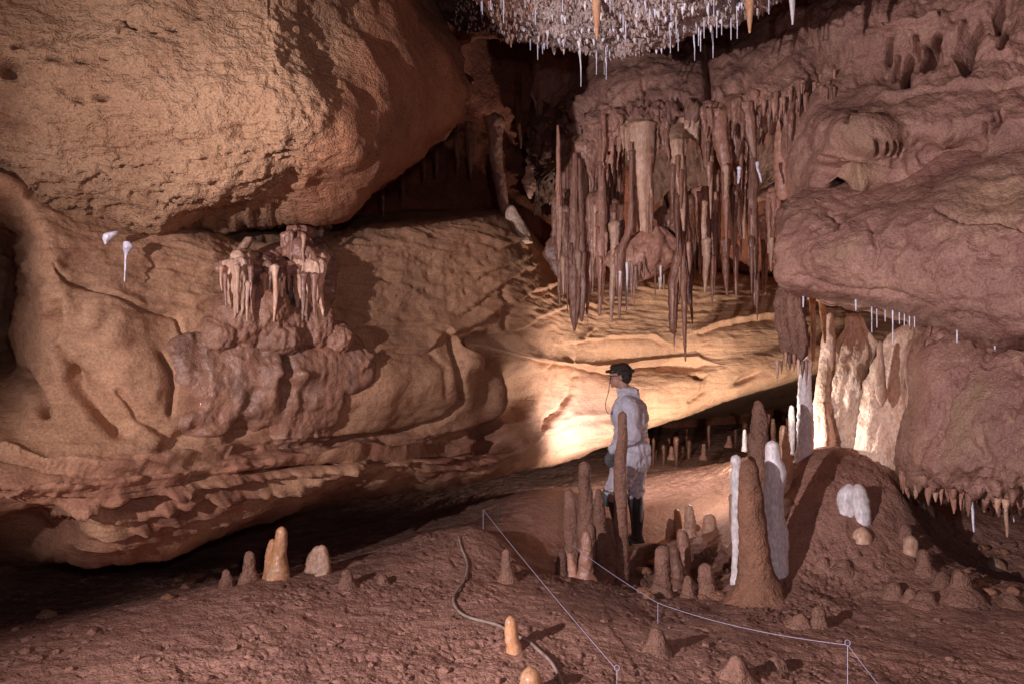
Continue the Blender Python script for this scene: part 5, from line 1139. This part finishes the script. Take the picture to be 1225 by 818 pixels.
suit = [('e', (-.01, 0, 1.30), (.155, .20, .20)), ('e', (.055, 0, 1.27), (.135, .185, .20)), ('e', (.02, 0, 1.10), (.160, .185, .16)), ('e', (.035, 0, .97), (.172, .19, .13)), ('e', (.045, 0, .86), (.165, .185, .14)),
        ('c', (-.005, -.12, 1.42), .075, (-.005, .12, 1.42), .075), ('c', (.012, 0, 1.44), .095, (-.015, 0, 1.50), .082)]
for S_ in (NA, FA):
    suit += [('c', S_['sh'], .088, S_['el'], .070), ('c', S_['el'], .070, S_['wr'], .048), ('e', S_['el'], (.078, .07, .085))]
for S_ in (NL, FL):
    k = Vector(S_['knee']); h_ = Vector(S_['hip']); e = k.lerp(Vector(S_['ank']), .10)
    suit += [('c', h_, .135, h_.lerp(k, .6), .112), ('c', h_.lerp(k, .6), .112, tuple(k), .092), ('c', tuple(k), .092, tuple(e), .072)]
def wr_(X, NN):
    q = X.astype(np.float64)
    a = fbm(np.stack([q[:, 0]+.6*q[:, 2], q[:, 1], q[:, 2]-.5*q[:, 0]], -1), 9, 4, .55, an=(.7, 1, 1.6), seed=501)
    b = 1-np.abs(fbm(q, 13, 3, .55, an=(1.3, 1, .7), seed=502))*3
    w_ = np.exp(-((q[:, 2]-1.045)/.022)**2)*.014*(np.abs(q[:, 1]) < .21)*(q[:, 0] > -.2)
    fold = np.sin(q[:, 2]*85+6*a+q[:, 0]*20)*np.exp(-((q[:, 2]-1.13)/.09)**2)*.004+np.sin(q[:, 2]*95+7*a)*np.exp(-((q[:, 2]-.58)/.08)**2)*.007
    c_ = 1-np.abs(fbm(np.stack([q[:, 0]+.5*q[:, 2], q[:, 1], q[:, 2]*.8-.6*q[:, 0]], -1), 5, 3, .5, seed=505))*5
    return (a*.011+b*.009+np.clip(c_, 0, 1)**2*.010-w_+fold).astype(np.float32)
cov = blob(suit, .0085, M['suit'], 'coverall', person, 2, wr_)
def hp_(X, NN): return (fbm(X.astype(float), 28, 3, .6, seed=77)*.014).astype(np.float32)
hood = blob([('c', (-.10, -.045, 1.545), .022, (-.01, -.088, 1.555), .026), ('c', (-.01, -.088, 1.555), .026, (.065, -.05, 1.535), .034), ('c', (.065, -.05, 1.535), .034, (.065, .05, 1.535), .034), ('c', (.065, .05, 1.535), .034, (-.01, .088, 1.555), .026), ('c', (-.01, .088, 1.555), .026, (-.10, .045, 1.545), .022), ('c', (.06, 0, 1.50), .05, (.09, 0, 1.42), .03)], .006, M['suit'], 'collar', cov, 2, hp_)
hair = blob([('e', H(.022, 0, .045), (.098, .084, .088)), ('e', H(.055, 0, -.005), (.062, .076, .075)), ('e', H(-.045, 0, .085), (.055, .06, .035)), ('c', H(.03, -.076, .0), .015, H(.012, -.076, -.02), .008), ('c', H(.03, .076, .0), .015, H(.012, .076, -.02), .008)], .006, M['hair'], 'hair', person, 1, hp_)
# carve nothing: the face stays clear because the hair sits back and above the brow
hl = bpy.data.objects.new('headlamp', None); COL.objects.link(hl); hl.parent = person; hl.location = H(-.098, 0, .045)
bx = blob([('e', (0, 0, 0), (.026, .032, .02)), ('c', (-.014, 0, 0), .017, (-.034, 0, -.004), .016)], .004, M['black'], 'lamp_housing', hl, 1)
tube('lamp_strap', [(.098+.103*math.cos(a), .088*math.sin(a), .004+.02*math.cos(a)) for a in np.linspace(0, 2*math.pi, 25)], .009, M['black'], hl)
bt = blob([('e', H(.122, 0, .05), (.022, .036, .024))], .005, M['black'], 'battery_pack', person, 1)
tube('glasses', [H(-.098, -.034, .012), H(-.104, -.034, -.002), H(-.090, -.052, .004), H(.0, -.080, .006)], .0035, M['black'], person)
tube('cable', [H(-.09, -.03, .0), H(-.105, -.02, -.09), (-.195, -.04, 1.52), (-.225, -.06, 1.43), (-.215, -.08, 1.33), (-.17, -.08, 1.30), (-.155, -.08, 1.34)], .0035, M['black'], person)
for S_, s in ((NA, 1), (FA, -1)):
    w_ = S_['wr']; gl = blob([('c', (w_[0]+.03, w_[1], w_[2]+.03), .046, (w_[0]-.01, w_[1], w_[2]-.02), .038)]+hand_parts(w_, s, 1.28), .0045, M['glove'], 'glove', person, 1)
for S_, yy in ((NL, -1), (FL, 1)):
    kx, ky, kz = S_['knee']; ax, ay, az = S_['ank']
    bo = blob([('c', (kx+(ax-kx)*.12, ky, kz-.05), .078, ((kx+ax)/2+.015, ky, (kz+az)/2), .075), ('c', ((kx+ax)/2+.015, ky, (kz+az)/2), .075, (ax, ay, .11), .055), ('e', (ax-.01, ay, .06), (.075, .05, .06)), ('e', (ax-.11, ay, .045), (.075, .05, .045)), ('e', (ax-.05, ay, .015), (.135, .052, .02)), ('e', (ax+.03, ay, .03), (.045, .045, .035))], .007, M['boot'], 'boot', person, 3)
    pd = blob([('e', (kx-.055, ky+.0, kz-.01), (.055, .078, .125), .12), ('e', (kx-.08, ky, kz+.0), (.035, .05, .06))], .006, M['pad'], 'knee_pad', person, 2)
    if yy > 0:
        pn = blob([('e', (kx+.075, ky-.02, kz-.17), (.022, .066, .15), .05)], .006, M['gaiter'], 'leg_panel', bo, 2)
    tube('knee_strap', [(kx+.098*math.cos(a), ky+.092*math.sin(a), kz+.03) for a in np.linspace(0, 2*math.pi, 21)], .012, M['strap'], pd)
bd = blob([('e', (-.155, -.085, 1.325), (.010, .022, .026))], .004, M['badge'], 'badge', cov, 1)
_p = P(752, 652, 6.8); _z = drop(_p[0], _p[1], _p[2]+.35)
person.location = (_p[0], _p[1], _z); person.rotation_euler = (0, 0, math.radians(-14))
person.scale = (1, 1, (1.80+(_p[2]-_z))/1.80)
# ------------------------------------------------------------------ camera, lamps, world
cam = bpy.data.cameras.new('camera'); co = bpy.data.objects.new('camera', cam); COL.objects.link(co)
co.rotation_euler = (math.pi/2, 0, 0); cam.sensor_width = 36; cam.lens = 24.0; cam.clip_start = .05; cam.clip_end = 200
SC.camera = co
def lamp(name, kind, loc, energy, color, target=None, size=.06, spot=None, blend=.3):
    l = bpy.data.lights.new(name, kind); l.energy = energy; l.color = color
    if kind in ('POINT', 'SPOT'): l.shadow_soft_size = size
    if kind == 'AREA': l.size = size
    if spot: l.spot_size = math.radians(spot); l.spot_blend = blend
    o = bpy.data.objects.new(name, l); COL.objects.link(o); o.location = loc
    if target is not None:
        o.rotation_euler = (Vector(target)-Vector(loc)).to_track_quat('-Z', 'Y').to_euler()
    return o
lamp('flash_lamp', 'SPOT', (-2.75, .4, .22), 1160, (1.0, .88, .95), target=(3.5, 3.6, .2), size=.03, spot=150, blend=1.0)
lamp('camera_flash', 'POINT', (.3, -.4, .3), 105, (.88, .80, 1.0), size=.05)
lamp('hidden_lamp', 'POINT', tuple(P(842, 570, 7.5)), 15, (1.0, .86, .78), size=.04)
lamp('hidden_spotlight', 'SPOT', tuple(P(768, 552, 7.25)), 240, (1.0, .87, .84), target=tuple(P(735, 400, 9.0)), size=.04, spot=175, blend=.7)
lamp('hidden_side_lamp', 'SPOT', tuple(P(908, 562, 7.6)), 230, (1.0, .86, .76), target=tuple(P(868, 420, 9.5)), size=.04, spot=150, blend=1.0)  # extra unseen spot, added to brighten the right end of the far wall
lamp('column_lamp', 'SPOT', tuple(P(908, 520, 6.1)), 55, (1.0, .88, .86), target=tuple(P(1010, 450, 6.2)), size=.04, spot=140, blend=.5)  # unseen spot added only to brighten the pale columns
w = bpy.data.worlds.new('World'); SC.world = w; w.use_nodes = True
bg = w.node_tree.nodes['Background']; bg.inputs[0].default_value = (1, .50, .38, 1); bg.inputs[1].default_value = .06
SC.render.engine = 'CYCLES'; SC.cycles.max_bounces = 5; SC.cycles.diffuse_bounces = 4; SC.cycles.glossy_bounces = 2
SC.cycles.use_denoising = True
SC.view_settings.view_transform = 'Standard'; SC.view_settings.look = 'None'; SC.view_settings.exposure = .1; SC.view_settings.gamma = 1
